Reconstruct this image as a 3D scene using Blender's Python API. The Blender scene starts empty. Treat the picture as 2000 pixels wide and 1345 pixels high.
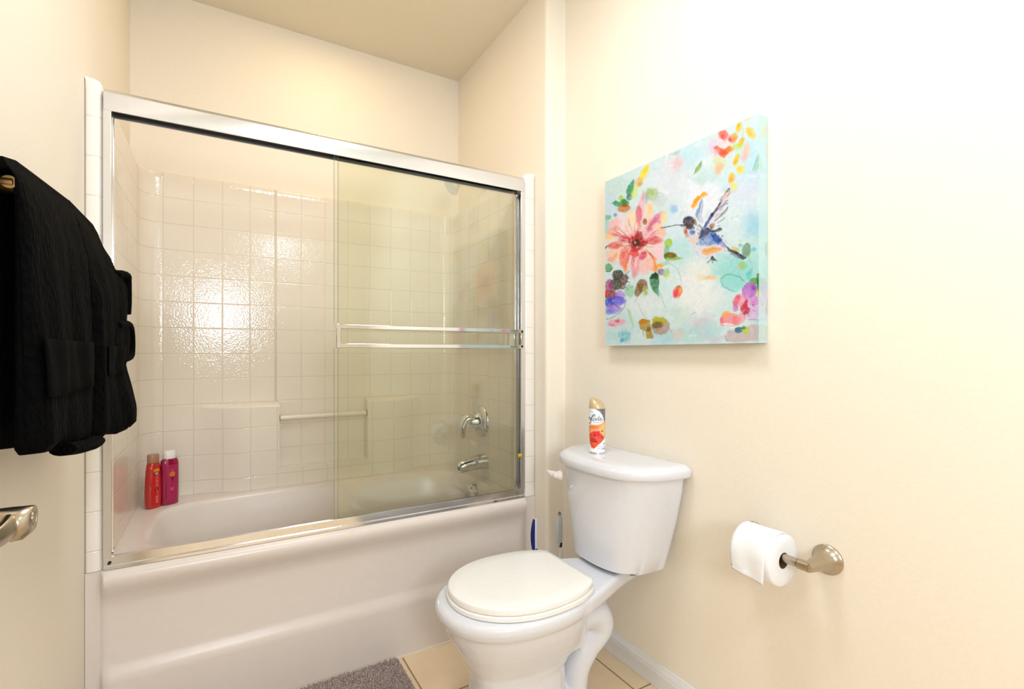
import bpy, bmesh, math, random
import numpy as np
from mathutils import Vector, Matrix
random.seed(4)
PI = math.pi
sc = bpy.context.scene
C = sc.collection

# ---------------------------------------------------------------- camera, exposure, world, lights
CAMZ = 1.145
cam_d = bpy.data.cameras.new('camera')
cam_d.sensor_width = 36.0
cam_d.lens = 963.0 / 2000.0 * 36.0
cam_d.shift_y = 17.0 / 2000.0
cam_d.clip_start = 0.02
cam = bpy.data.objects.new('camera', cam_d)
C.objects.link(cam)
cam.location = (0, 0, CAMZ)
cam.rotation_euler = (PI / 2, 0, -math.atan2(568, 963))
sc.camera = cam

sc.view_settings.view_transform = 'Standard'
sc.view_settings.look = 'None'
sc.view_settings.gamma = 1.0
sc.view_settings.use_curve_mapping = False
sc.view_settings.exposure = -0.45

w = bpy.data.worlds.new('world'); sc.world = w; w.use_nodes = True
w.node_tree.nodes['Background'].inputs[0].default_value = (0.9, 0.95, 1.0, 1)
w.node_tree.nodes['Background'].inputs[1].default_value = 0.3

def area(name, loc, target, sx, sy, power, col, spread=PI):
    d = bpy.data.lights.new(name, 'AREA'); d.shape = 'RECTANGLE'; d.size = sx; d.size_y = sy
    d.energy = power; d.color = col; d.spread = spread
    o = bpy.data.objects.new(name, d); C.objects.link(o); o.location = loc
    o.rotation_euler = (Vector(target) - Vector(loc)).to_track_quat('-Z', 'Y').to_euler()
    return o
area('window_daylight', (0.02, -1.46, 1.60), (0.25, 1.0, 1.30), 0.46, 0.60, 36, (0.84, 0.91, 1.0))
area('ceiling_lamp', (0.40, 0.95, 2.70), (0.40, 0.95, 0), 0.45, 0.45, 21, (0.90, 0.93, 1.0))
area('shower_lamp', (0.46, 2.18, 2.725), (0.46, 2.18, 0), 0.22, 0.22, 4.2, (1.0, 0.74, 0.40))
area('vanity_lamp', (0.55, -0.45, 2.25), (1.296, 0.15, 1.8), 0.6, 0.15, 11, (0.55, 0.82, 1.0))

# ---------------------------------------------------------------- materials
def lin(c):
    return tuple((v / 255 / 12.92) if v / 255 <= 0.04045 else ((v / 255 + 0.055) / 1.055) ** 2.4 for v in c)

def mat(name, rgb, rough=0.5, metal=0.0, noise=0.0, nscale=60, coat=0.0, spec=0.5, aniso=0):
    m = bpy.data.materials.new(name); m.use_nodes = True
    nt = m.node_tree; b = nt.nodes['Principled BSDF']
    col = tuple(lin(rgb)) + (1,)
    b.inputs['Base Color'].default_value = col
    b.inputs['Roughness'].default_value = rough
    b.inputs['Metallic'].default_value = metal
    b.inputs['Coat Weight'].default_value = coat
    b.inputs['Coat Roughness'].default_value = 0.05
    b.inputs['Specular IOR Level'].default_value = spec
    g = nt.nodes.new('ShaderNodeNewGeometry')
    n = nt.nodes.new('ShaderNodeTexNoise'); n.inputs['Scale'].default_value = nscale; n.inputs['Detail'].default_value = 3
    nt.links.new(g.outputs['Position'], n.inputs['Vector'])
    # slight tone variation so no surface is perfectly uniform
    mx = nt.nodes.new('ShaderNodeMix'); mx.data_type = 'RGBA'; mx.inputs[6].default_value = col
    mx.inputs[7].default_value = tuple(v * 0.94 for v in col[:3]) + (1,)
    nt.links.new(n.outputs['Fac'], mx.inputs[0]); nt.links.new(mx.outputs[2], b.inputs['Base Color'])
    if noise:
        bp = nt.nodes.new('ShaderNodeBump'); bp.inputs['Strength'].default_value = noise; bp.inputs['Distance'].default_value = 0.002
        nt.links.new(n.outputs['Fac'], bp.inputs['Height']); nt.links.new(bp.outputs[0], b.inputs['Normal'])
    return m

def math_node(nt, op, a, b=None, c=None):
    n = nt.nodes.new('ShaderNodeMath'); n.operation = op
    for i, v in enumerate((a, b, c)):
        if v is None: continue
        if isinstance(v, (int, float)): n.inputs[i].default_value = v
        else: nt.links.new(v, n.inputs[i])
    return n.outputs[0]

def tile_mat(name, rgb, groove, pitch_h, off_x, off_y, pitch_z, off_z, width=0.0035, vertical=True,
             bump=0.32, micro=0.27, mscale=140, rough=0.05):
    """moulded square tiles: grooves at world pitch on the faces towards X and Y"""
    m = bpy.data.materials.new(name); m.use_nodes = True
    nt = m.node_tree; b = nt.nodes['Principled BSDF']; b.inputs['Roughness'].default_value = rough
    g = nt.nodes.new('ShaderNodeNewGeometry'); s = nt.nodes.new('ShaderNodeSeparateXYZ'); nt.links.new(g.outputs['Position'], s.inputs[0])
    sn = nt.nodes.new('ShaderNodeSeparateXYZ'); nt.links.new(g.outputs['True Normal'], sn.inputs[0])
    dz = math_node(nt, 'PINGPONG', math_node(nt, 'ADD', s.outputs[2], 10 * pitch_z - off_z), pitch_z / 2)
    d = dz
    if vertical:
        dx = math_node(nt, 'PINGPONG', math_node(nt, 'ADD', s.outputs[0], 20 * pitch_h - off_x), pitch_h / 2)
        dy = math_node(nt, 'PINGPONG', math_node(nt, 'ADD', s.outputs[1], 20 * pitch_h - off_y), pitch_h / 2)
        ny = math_node(nt, 'GREATER_THAN', math_node(nt, 'ABSOLUTE', sn.outputs[1]), 0.7)
        nx = math_node(nt, 'GREATER_THAN', math_node(nt, 'ABSOLUTE', sn.outputs[0]), 0.7)
        dx = math_node(nt, 'ADD', dx, math_node(nt, 'SUBTRACT', 1, ny))
        dy = math_node(nt, 'ADD', dy, math_node(nt, 'SUBTRACT', 1, nx))
        d = math_node(nt, 'MINIMUM', d, math_node(nt, 'MINIMUM', dx, dy))
    mr = nt.nodes.new('ShaderNodeMapRange'); mr.interpolation_type = 'SMOOTHSTEP'
    mr.inputs['From Max'].default_value = width; nt.links.new(d, mr.inputs['Value'])
    mx = nt.nodes.new('ShaderNodeMix'); mx.data_type = 'RGBA'
    mx.inputs[6].default_value = lin(groove) + (1,); mx.inputs[7].default_value = lin(rgb) + (1,)
    nt.links.new(mr.outputs[0], mx.inputs[0]); nt.links.new(mx.outputs[2], b.inputs['Base Color'])
    n = nt.nodes.new('ShaderNodeTexNoise'); n.inputs['Scale'].default_value = mscale; n.inputs['Detail'].default_value = 1
    nt.links.new(g.outputs['Position'], n.inputs['Vector'])
    b1 = nt.nodes.new('ShaderNodeBump'); b1.inputs['Strength'].default_value = bump; b1.inputs['Distance'].default_value = 0.003
    nt.links.new(mr.outputs[0], b1.inputs['Height'])
    b2 = nt.nodes.new('ShaderNodeBump'); b2.inputs['Strength'].default_value = micro; b2.inputs['Distance'].default_value = 0.002
    nt.links.new(n.outputs['Fac'], b2.inputs['Height']); nt.links.new(b1.outputs[0], b2.inputs['Normal'])
    nt.links.new(b2.outputs[0], b.inputs['Normal'])
    return m

def vcol_mat(name, rough=0.6, noise=0.0, nscale=900):
    m = bpy.data.materials.new(name); m.use_nodes = True
    nt = m.node_tree; b = nt.nodes['Principled BSDF']; b.inputs['Roughness'].default_value = rough
    a = nt.nodes.new('ShaderNodeVertexColor'); a.layer_name = 'paint'
    nt.links.new(a.outputs[0], b.inputs['Base Color'])
    if noise:
        g = nt.nodes.new('ShaderNodeNewGeometry')
        n = nt.nodes.new('ShaderNodeTexNoise'); n.inputs['Scale'].default_value = nscale
        nt.links.new(g.outputs['Position'], n.inputs['Vector'])
        bp = nt.nodes.new('ShaderNodeBump'); bp.inputs['Strength'].default_value = noise; bp.inputs['Distance'].default_value = 0.001
        nt.links.new(n.outputs['Fac'], bp.inputs['Height']); nt.links.new(bp.outputs[0], b.inputs['Normal'])
    return m

def glass_mat(name, tint):
    m = bpy.data.materials.new(name); m.use_nodes = True
    nt = m.node_tree; nt.nodes.clear()
    o = nt.nodes.new('ShaderNodeOutputMaterial'); t = nt.nodes.new('ShaderNodeBsdfTransparent')
    gl = nt.nodes.new('ShaderNodeBsdfGlossy'); gl.inputs['Roughness'].default_value = 0.0
    fr = nt.nodes.new('ShaderNodeFresnel'); fr.inputs['IOR'].default_value = 1.5
    mx = nt.nodes.new('ShaderNodeMixShader'); t.inputs[0].default_value = tuple(tint) + (1,)
    nt.links.new(fr.outputs[0], mx.inputs[0]); nt.links.new(t.outputs[0], mx.inputs[1]); nt.links.new(gl.outputs[0], mx.inputs[2])
    nt.links.new(mx.outputs[0], o.inputs[0])
    return m

M_wall = mat('cream_wall_paint', (247, 237, 221), 0.55, noise=0.22, nscale=110)
M_wall_r = M_wall
M_ceil = mat('cream_ceiling_paint', (240, 230, 208), 0.7, noise=0.2, nscale=110)
M_tile = tile_mat('moulded_tile_acrylic', (238, 228, 214), (226, 214, 196), 0.1117, 0.005, 1.95, 0.1138, 1.826)
M_flange = tile_mat('moulded_flange_acrylic', (245, 238, 230), (232, 222, 208), 0.1117, 0.0, 0.0, 0.1138, 1.826, vertical=False)
M_tub = mat('white_tub_acrylic', (232, 221, 213), 0.27, noise=0.03, nscale=40)
M_porc = mat('white_porcelain', (228, 229, 236), 0.06, noise=0.0, spec=0.6)
M_seat = mat('ivory_seat_plastic', (250, 248, 244), 0.2)
M_alu = mat('polished_aluminium', (232, 234, 238), 0.14, 1.0)
M_alub = mat('satin_aluminium', (228, 231, 238), 0.24, 1.0)
M_dark = mat('dark_channel', (60, 58, 54), 0.4, 0.6)
M_chrome = mat('chrome', (225, 226, 226), 0.07, 1.0)
M_nick = mat('brushed_nickel', (186, 174, 156), 0.27, 1.0)
M_glass = glass_mat('green_tinted_glass', (0.978, 0.986, 0.955))
M_towel = mat('black_terry', (7, 7, 8), 0.95, noise=1.0, nscale=260, spec=0.12)
M_band = mat('black_woven_band', (5, 5, 5), 0.9, noise=0.5, nscale=500, spec=0.05)
M_base = mat('white_baseboard_paint', (240, 240, 240), 0.3)
M_paper = mat('toilet_paper', (246, 246, 250), 0.9, noise=0.4, nscale=220)
M_core = mat('cardboard_core', (120, 92, 66), 0.9)
M_caulk = mat('white_caulk', (240, 226, 204), 0.5)

# ---------------------------------------------------------------- mesh helpers
def obj(name, bm, m, parent=None, smooth=False, bevel=0.0, seg=2, auto=40):
    me = bpy.data.meshes.new(name)
    bmesh.ops.recalc_face_normals(bm, faces=bm.faces)
    bm.to_mesh(me); bm.free()
    o = bpy.data.objects.new(name, me); C.objects.link(o)
    if m: me.materials.append(m)
    if parent is not None: o.parent = parent
    if bevel:
        b = o.modifiers.new('bevel', 'BEVEL'); b.width = bevel; b.segments = seg; b.limit_method = 'ANGLE'; b.angle_limit = math.radians(35)
    if smooth or bevel:
        for p in me.polygons: p.use_smooth = True
        try: me.set_sharp_from_angle(angle=math.radians(auto if not bevel else 50))
        except Exception: pass
    return o

def struct(o):
    o['kind'] = 'structure'; return o

def thing(name, label, cat, loc, group=None, rotz=0):
    o = bpy.data.objects.new(name, None); C.objects.link(o); o.location = loc; o.rotation_euler = (0, 0, rotz)
    o.empty_display_size = 0.05
    o['label'] = label; o['category'] = cat
    if group: o['group'] = group
    bpy.context.view_layer.update()
    return o

def part(name, bm, m, root, smooth=False, bevel=0.0, seg=2, auto=40, par=None):
    """bm in world coordinates; the root stands unrotated at its location"""
    bmesh.ops.translate(bm, verts=bm.verts, vec=-Vector(root.location))
    return obj(name, bm, m, par if par is not None else root, smooth, bevel, seg, auto)

def box(bm, x0, x1, y0, y1, z0, z1):
    vs = [bm.verts.new((x, y, z)) for z in (z0, z1) for (x, y) in ((x0, y0), (x1, y0), (x1, y1), (x0, y1))]
    for f in ((3, 2, 1, 0), (4, 5, 6, 7), (0, 1, 5, 4), (1, 2, 6, 5), (2, 3, 7, 6), (3, 0, 4, 7)):
        bm.faces.new([vs[i] for i in f])
    return bm
def Box(*a): return box(bmesh.new(), *a)

def loft(rings, cap0=True, cap1=True, bm=None, closed=True):
    bm = bm or bmesh.new()
    R = [[bm.verts.new(p) for p in r] for r in rings]
    n = len(R[0])
    for a, b in zip(R[:-1], R[1:]):
        for i in range(n if closed else n - 1):
            j = (i + 1) % n
            bm.faces.new((a[i], a[j], b[j], b[i]))
    if cap0: bm.faces.new(R[0][::-1])
    if cap1: bm.faces.new(R[-1])
    return bm

def prism(poly, axis, a, b, bm=None):
    """poly of 2D points extruded along axis"""
    def P(p, t):
        if axis == 'x': return (t, p[0], p[1])
        if axis == 'y': return (p[0], t, p[1])
        return (p[0], p[1], t)
    return loft([[P(p, a) for p in poly], [P(p, b) for p in poly]], bm=bm)

def catmull(pts, n=6, closed=False):
    out = []; N = len(pts)
    rng = range(N) if closed else range(N - 1)
    for i in rng:
        if closed: p0, p1, p2, p3 = [Vector(pts[(i + k) % N]) for k in (-1, 0, 1, 2)]
        else: p0, p1, p2, p3 = [Vector(pts[max(0, min(N - 1, i + k))]) for k in (-1, 0, 1, 2)]
        for k in range(n):
            t = k / n
            out.append(0.5 * ((2 * p1) + (p2 - p0) * t + (2 * p0 - 5 * p1 + 4 * p2 - p3) * t * t + (3 * p1 - p0 - 3 * p2 + p3) * t ** 3))
    if not closed: out.append(Vector(pts[-1]))
    return out

def tube(path, radii, n=16, cap=True, bm=None, sy=1.0, side=None):
    """circle swept along a path; sy stretches it along the fixed direction «side»"""
    path = [Vector(p) for p in path]
    if isinstance(radii, (int, float)): radii = [radii] * len(path)
    rings = []; prev = None
    for i, p in enumerate(path):
        t = (path[min(i + 1, len(path) - 1)] - path[max(i - 1, 0)]).normalized()
        if side is not None: u = Vector(side)
        elif prev is None:
            u = t.cross(Vector((0, 0, 1)))
            if u.length < 1e-3: u = t.cross(Vector((0, 1, 0)))
        else: u = prev
        u = (u - t * u.dot(t)).normalized(); prev = u
        v = t.cross(u).normalized()
        rings.append([p + u * math.cos(2 * PI * k / n) * radii[i] * sy + v * math.sin(2 * PI * k / n) * radii[i] for k in range(n)])
    return loft(rings, cap, cap, bm)

def lathe(origin, axis, prof, n=32, bm=None, cap=True):
    """prof: (distance along axis, radius)"""
    a = Vector(axis).normalized()
    u = a.cross(Vector((0, 0, 1)));
    if u.length < 1e-3: u = Vector((1, 0, 0))
    u.normalize(); v = a.cross(u)
    o = Vector(origin)
    rings = [[o + a * d + (u * math.cos(2 * PI * k / n) + v * math.sin(2 * PI * k / n)) * max(r, 1e-4) for k in range(n)] for d, r in prof]
    return loft(rings, cap, cap, bm)

def superell(cx, cy, a, b, n, N, z):
    out = []
    for k in range(N):
        t = 2 * PI * k / N; c, s = math.cos(t), math.sin(t)
        out.append((cx + a * math.copysign(abs(c) ** (2 / n), c), cy + b * math.copysign(abs(s) ** (2 / n), s), z))
    return out

# ---------------------------------------------------------------- room shell
XL, XR, XA, YJ, YB, ZC, YF = -0.337, 1.296, 1.201, 1.743, 2.657, 2.74, -1.5
struct(obj('floor', Box(-0.5, 1.5, YF - 0.1, 1.90, -0.06, 0.0), None))
struct(obj('ceiling', Box(-0.5, 1.5, YF - 0.1, 2.80, ZC, ZC + 0.06), M_ceil))
struct(obj('wall_left', Box(XL - 0.1, XL, YF, YB + 0.1, 0, ZC), M_wall))
struct(obj('wall_back', Box(XL, XA, YB, YB + 0.1, 0, ZC), M_wall))
r = 0.018
arc = [(XA + r - r * math.sin(t), YJ + r - r * math.cos(t)) for t in [PI / 2 * k / 8 for k in range(9)]]
cr = 0.006
arc2 = [(XR - cr + cr * math.sin(t), YJ - cr + cr * math.cos(t)) for t in [PI / 2 * (1 - k / 4) for k in range(5)]]
poly = [(XR, YF)] + arc2 + arc + [(XA, YB + 0.1), (XR + 0.1, YB + 0.1), (XR + 0.1, YF)]
struct(obj('wall_right', prism(poly, 'z', 0, ZC), M_wall_r, smooth=True, auto=60))
# wall behind the camera with the window that lets the daylight in
bm = bmesh.new()
box(bm, XL, -0.25, YF - 0.1, YF, 0, ZC); box(bm, 0.29, XR, YF - 0.1, YF, 0, ZC)
box(bm, -0.25, 0.29, YF - 0.1, YF, 0, 1.25); box(bm, -0.25, 0.29, YF - 0.1, YF, 1.95, ZC)
struct(obj('wall_front', bm, M_wall))
bm = bmesh.new()
for a in ((-0.25, -0.22, 1.25, 1.95), (0.26, 0.29, 1.25, 1.95), (-0.22, 0.26, 1.25, 1.28), (-0.22, 0.26, 1.92, 1.95), (-0.22, 0.26, 1.59, 1.61)):
    box(bm, a[0], a[1], YF - 0.07, YF - 0.03, a[2], a[3])
struct(obj('window_1', bm, M_base))

# floor tiles
fm = bpy.data.materials.new('beige_floor_tile'); fm.use_nodes = True
nt = fm.node_tree; b = nt.nodes['Principled BSDF']; b.inputs['Roughness'].default_value = 0.35
g = nt.nodes.new('ShaderNodeNewGeometry'); s = nt.nodes.new('ShaderNodeSeparateXYZ'); nt.links.new(g.outputs['Position'], s.inputs[0])
PT = 0.312
dx = math_node(nt, 'PINGPONG', math_node(nt, 'ADD', s.outputs[0], 20 * PT - 0.588), PT / 2)
dy = math_node(nt, 'PINGPONG', math_node(nt, 'ADD', s.outputs[1], 20 * PT - 1.54), PT / 2)
d = math_node(nt, 'MINIMUM', dx, dy)
mr = nt.nodes.new('ShaderNodeMapRange'); mr.interpolation_type = 'SMOOTHSTEP'; mr.inputs['From Min'].default_value = 0.0015; mr.inputs['From Max'].default_value = 0.004
nt.links.new(d, mr.inputs['Value'])
n1 = nt.nodes.new('ShaderNodeTexNoise'); n1.inputs['Scale'].default_value = 7; n1.inputs['Detail'].default_value = 6; nt.links.new(g.outputs['Position'], n1.inputs['Vector'])
n2 = nt.nodes.new('ShaderNodeTexNoise'); n2.inputs['Scale'].default_value = 160; n2.inputs['Detail'].default_value = 3; nt.links.new(g.outputs['Position'], n2.inputs['Vector'])
cr_ = nt.nodes.new('ShaderNodeValToRGB'); cr_.color_ramp.elements[0].position = 0.3; cr_.color_ramp.elements[1].position = 0.7
cr_.color_ramp.elements[0].color = lin((226, 199, 162)) + (1,); cr_.color_ramp.elements[1].color = lin((242, 219, 186)) + (1,)
nt.links.new(math_node(nt, 'ADD', math_node(nt, 'MULTIPLY', n1.outputs[0], 0.7), math_node(nt, 'MULTIPLY', n2.outputs[0], 0.3)), cr_.inputs[0])
mx = nt.nodes.new('ShaderNodeMix'); mx.data_type = 'RGBA'; mx.inputs[6].default_value = lin((150, 118, 80)) + (1,)
nt.links.new(mr.outputs[0], mx.inputs[0]); nt.links.new(cr_.outputs[0], mx.inputs[7]); nt.links.new(mx.outputs[2], b.inputs['Base Color'])
bp = nt.nodes.new('ShaderNodeBump'); bp.inputs['Distance'].default_value = 0.002; bp.inputs['Strength'].default_value = 0.5
nt.links.new(mr.outputs[0], bp.inputs['Height']); nt.links.new(bp.outputs[0], b.inputs['Normal'])
bpy.data.objects['floor'].data.materials.append(fm)

# baseboard: stepped white profile along the right wall and round onto the jamb
bp_ = [(0, 0), (-0.014, 0), (-0.014, 0.052), (-0.011, 0.056), (-0.011, 0.064), (-0.006, 0.072), (-0.005, 0.080), (0, 0.082)]
bm = prism([(XR + p[0], p[1]) for p in bp_], 'y', YF, YJ)
prism([(YJ + p[0], p[1]) for p in bp_], 'x', XA + 0.004, XR, bm)
struct(obj('baseboard_right', bm, M_base, bevel=0.0015))
struct(obj('trim_1', Box(XL + 0.03, XA - 0.03, 1.806, 1.8145, 0.0, 0.005), M_caulk))   # caulk line where the tub meets the floor

# ---------------------------------------------------------------- door folded back on the left wall, with its lever
dr = obj('door_1', Box(-0.327, -0.292, 0.0, 0.872, 0.008, 2.04), mat('cream_door_paint', (238, 222, 192), 0.4), bevel=0.002); struct(dr)
LY, LZ = 0.812, 0.945
bm = lathe((-0.292, LY, LZ), (1, 0, 0), [(0, 0.033), (0.006, 0.033), (0.010, 0.028), (0.012, 0.018), (0.040, 0.0155), (0.052, 0.0150), (0.060, 0.0153)], 40)
dh = obj('door_handle', bm, M_nick, dr, smooth=True); dh['label'] = 'brushed nickel lever handle'
# collar that swells into the nose from which the lever leaves
bm = lathe((-0.252, LY, LZ), (1, 0, 0), [(0, 0.0158), (0.003, 0.0178), (0.010, 0.0178), (0.013, 0.0158)], 40)
obj('collar', bm, M_nick, dh, smooth=True)
rings = []
for d_, ry, rz, oz, oy in ((0.0, 0.0160, 0.0155, 0, 0), (0.008, 0.0175, 0.0175, -0.0015, -0.001), (0.018, 0.0205, 0.0205, -0.004, -0.003), (0.028, 0.0205, 0.0195, -0.0035, -0.003), (0.034, 0.0175, 0.0165, -0.001, -0.001), (0.036, 0.0150, 0.0150, 0, 0)):
    rings.append([(-0.232 + d_, LY + oy + ry * math.cos(2 * PI * k / 40), LZ + oz + rz * math.sin(2 * PI * k / 40)) for k in range(40)])
bm = loft(rings)
pth = catmull([(-0.215, LY - 0.003, LZ - 0.002), (-0.213, LY - 0.03, LZ - 0.004), (-0.216, LY - 0.06, LZ - 0.006), (-0.224, LY - 0.09, LZ - 0.006), (-0.228, LY - 0.115, LZ - 0.005)], 5)
tube(pth, [0.016 - 0.006 * min(1, i / 12) for i in range(len(pth))], 20, bm=bm, sy=0.6, side=(1, 0, 0))
obj('lever', bm, M_nick, dh, smooth=True)
bm = lathe((-0.1975, LY - 0.0005, LZ), (1, 0, 0), [(0, 0.0085), (0.0022, 0.0085), (0.0026, 0.0078), (0.0016, 0.0070), (0.0016, 0.0001)], 32)
obj('lock_button', bm, M_nick, dh, smooth=True)

# ---------------------------------------------------------------- bathtub
XI0, XI1, YI, ZR, ZT = -0.296, 1.145, 2.62, 0.515, 1.936
tub = thing('bathtub', 'white alcove bathtub with flat stepped front apron behind the sliding glass doors', 'bathtub', (0.42, 2.2, 0))
prof = [(1.90, 0.515), (1.836, 0.515), (1.822, 0.5145), (1.811, 0.510), (1.804, 0.500), (1.803, 0.486), (1.808, 0.466), (1.820, 0.446), (1.829, 0.425),
        (1.831, 0.40), (1.833, 0.240), (1.830, 0.228), (1.822, 0.212), (1.817, 0.198), (1.815, 0.185), (1.815, 0.0)]
NX = 24
rings = []
xs = [XI0 - 0.006, XI0 - 0.002, XI0 + 0.006] + [XI0 + 0.02 + (XI1 - XI0 - 0.04) * i / 20 for i in range(21)] + [XI1 - 0.006, XI1 + 0.002, XI1 + 0.006]
for x in xs:
    e = min(x - xs[0], xs[-1] - x); k = max(0.0, 1 - e / 0.014) ** 2
    rings.append([(x, y + (1.836 - y) * k * (1 if y < 1.836 else 0), z) for y, z in prof])
bm = bmesh.new()
R = [[bm.verts.new(p) for p in r_] for r_ in rings]
for a, b_ in zip(R[:-1], R[1:]):
    for i in range(len(prof) - 1): bm.faces.new((a[i], b_[i], b_[i + 1], a[i + 1]))
# flat flanges at both ends of the apron, down to the floor
for x0, x1 in ((XL + 0.001, XI0 - 0.002), (XI1 + 0.002, XA - 0.001)):
    box(bm, x0, x1, 1.836, 1.90, 0.0, 0.514)
part('apron', bm, M_tub, tub, smooth=True, auto=50)
N = 120
bx, by, ba, bb = 0.435, 2.215, 0.648, 0.300
levels = [(0.7205 + 0.0, 0.39, 30, 0.515, 0.4245, 2.23), (0.672, 0.318, 4.2, 0.515, bx, by), (0.664, 0.311, 4.2, 0.513, bx, by), (0.655, 0.303, 4.2, 0.506, bx, by), (0.648, 0.297, 4.2, 0.492, bx, by),
          (0.63, 0.28, 4, 0.42, bx + 0.008, by), (0.60, 0.262, 3.8, 0.30, bx + 0.02, by), (0.57, 0.245, 3.6, 0.20, bx + 0.035, by), (0.54, 0.225, 3.4, 0.15, bx + 0.045, by), (0.48, 0.18, 3, 0.128, bx + 0.05, by), (0.3, 0.1, 2.4, 0.12, bx + 0.06, by)]
rings = [superell(cx, cy, a, b_, n_, N, z) for a, b_, n_, z, cx, cy in levels]
rings.append(superell(bx + .06, by, 0.02, 0.02, 2, N, 0.118))
bm = loft(rings, False, True)
part('basin', bm, M_tub, tub, smooth=True, auto=60)
bm = lathe((1.062, 2.196, 0.462), (-1, -0.35, 0.1), [(-0.012, 0.042), (0.004, 0.042), (0.010, 0.039), (0.013, 0.030), (0.0135, 0.0)], 32)
o = part('overflow_plate', bm, M_chrome, tub, smooth=True); o['label'] = 'round chrome overflow plate'

# ---------------------------------------------------------------- moulded tile surround
sur = thing('shower_surround', 'glossy off-white moulded tile-pattern surround above the bathtub', 'shower surround', (0.42, 2.4, ZR))
def side_prof(inner, outer, sgn):
    # plan of one front flange: wall side first, then round into the inner panel
    f = 1.834
    return [(outer, f + 0.016), (outer, f + 0.004), (outer + sgn * 0.005, f), (inner - sgn * 0.014, f), (inner - sgn * 0.006, f + 0.003), (inner - sgn * 0.0015, f + 0.009), (inner, f + 0.018)]
rc = 0.075
L = side_prof(XI0, XL + 0.0015, 1)
cornL = [(XI0 + rc - rc * math.cos(t), YI - rc + rc * math.sin(t)) for t in [PI / 2 * k / 12 for k in range(13)]]
cornR = [(XI1 - rc + rc * math.sin(t), YI - rc + rc * math.cos(t)) for t in [PI / 2 * k / 12 for k in range(13)]]
Rr = side_prof(XI1, XA - 0.0015, -1)[::-1]
inner = L + cornL + cornR + Rr
outer = [(XL + 0.001, p[1]) for p in L[:1]]
# top cap slopes back to the drywall
def out_pt(p):
    x, y = p
    if y > YI - rc + 0.001 or (x > XI0 + rc and x < XI1 - rc):
        return (min(max(x + (x - 0.4245) * 0.06, XL + 0.001), XA - 0.001), YB - 0.001)
    return ((XL + 0.001) if x < 0.4 else (XA - 0.001), y)
def out_corner(p):
    x, y = p
    X = (XL + 0.001) if x < XI0 + rc * 0.45 else ((XA - 0.001) if x > XI1 - rc * 0.45 else x)
    Y = y if y < YI - rc * 0.5 else YB - 0.001
    if X != x and Y == y: return (X, y)
    if X == x: return (x, YB - 0.001)
    return (X, YB - 0.001)
n_ = len(inner)
# back wall blocks: lower half swells forward near the niche (moulded soap ledges)
def bulge(x, z):
    if z > 0.915 or x < -0.10 or x > 0.97: return 0.0
    if x < 0.2275: k = (x + 0.10) / 0.20
    elif x > 0.655: k = (0.97 - x) / 0.20
    else: k = 1.0
    k = max(0, min(1, k)); k = k * k * (3 - 2 * k)
    zz = max(0, min(1, (0.915 - z) / 0.02)); zz = math.sin(zz * PI / 2)
    f = max(0, min(1, (z - 0.515) / 0.05))
    return 0.055 * k * zz
# side panels and corners
zs = [ZR + 0.0005] + [0.55, 0.6, 0.7, 0.8, 0.9, 1.0, 1.3, 1.6, 1.9, 1.925, 1.933, ZT]
def ring_at(pts, z):
    ins = 0.0 if z < 1.92 else (0.003 if z < 1.93 else (0.006 if z < 1.935 else 0.012))
    res = []
    for p in pts:
        q = out_corner(p); v = Vector((q[0] - p[0], q[1] - p[1])); l = v.length
        if l > 1e-5: v = v / l * min(ins, l)
        else: v = Vector((0, 0))
        res.append((p[0] + v.x, p[1] + v.y, z))
    return res
def side_panel(pts):
    rings = [ring_at(pts, z) for z in zs]
    rings.append([out_corner(p) + (ZT + 0.001,) for p in pts])
    return loft(rings, False, False, closed=False)
def dense(pts, nsub):
    out = []
    for a, b_ in zip(pts[:-1], pts[1:]):
        for k in range(nsub): out.append((a[0] + (b_[0] - a[0]) * k / nsub, a[1] + (b_[1] - a[1]) * k / nsub))
    out.append(pts[-1]); return out
left_in = L[6:] + cornL
right_in = cornR + Rr[:1]
o = part('side_panel', side_panel(left_in), M_tile, sur, smooth=True, auto=60)
o = part('side_panel', side_panel(right_in), M_tile, sur, smooth=True, auto=60)
o = part('front_flange', side_panel(L), M_flange, sur, smooth=True, auto=60)
o = part('front_flange', side_panel(Rr), M_flange, sur, smooth=True, auto=60)
# back panel as a relief sheet
NXL, NXR, NZ0, NZ1 = 0.2375, 0.650, 0.600, 0.905
X0, X1 = XI0 + rc, XI1 - rc
xv = sorted(set([X0 + (X1 - X0) * i / 70 for i in range(71)] + [NXL - 0.006, NXL - 0.002, NXL, NXL + 0.006, NXR - 0.006, NXR, NXR + 0.002, NXR + 0.006, 0.2275, 0.655]))
zv = sorted(set([ZR + 0.0005, 0.53, 0.55] + [0.57 + 0.015 * i for i in range(24)] + [0.913, 0.909, 0.901, 0.895, NZ0 - 0.006, NZ0, NZ0 + 0.004, NZ0 + 0.012, 0.915, 0.917, 1.0, 1.2, 1.4, 1.6, 1.8, 1.9, 1.922, 1.93, 1.934, ZT]))
def back_y(x, z):
    y = YI - bulge(x, z)
    if NXL < x < NXR and z > NZ0:
        if z < 0.93:
            y = YI
    if z > 1.925: y += {1.93: 0.003, 1.934: 0.007, ZT: 0.014}.get(z, 0)
    return y
bm = bmesh.new()
grid = [[bm.verts.new((x, back_y(x, z), z)) for x in xv] for z in zv]
top = [bm.verts.new((x, YB - 0.001, ZT + 0.001)) for x in xv]
for a, b_ in zip(grid[:-1], grid[1:]):
    for i in range(len(xv) - 1): bm.faces.new((a[i], a[i + 1], b_[i + 1], b_[i]))
for i in range(len(xv) - 1): bm.faces.new((grid[-1][i], grid[-1][i + 1], top[i + 1], top[i]))
part('back_panel', bm, M_tile, sur, smooth=True, auto=28)
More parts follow.
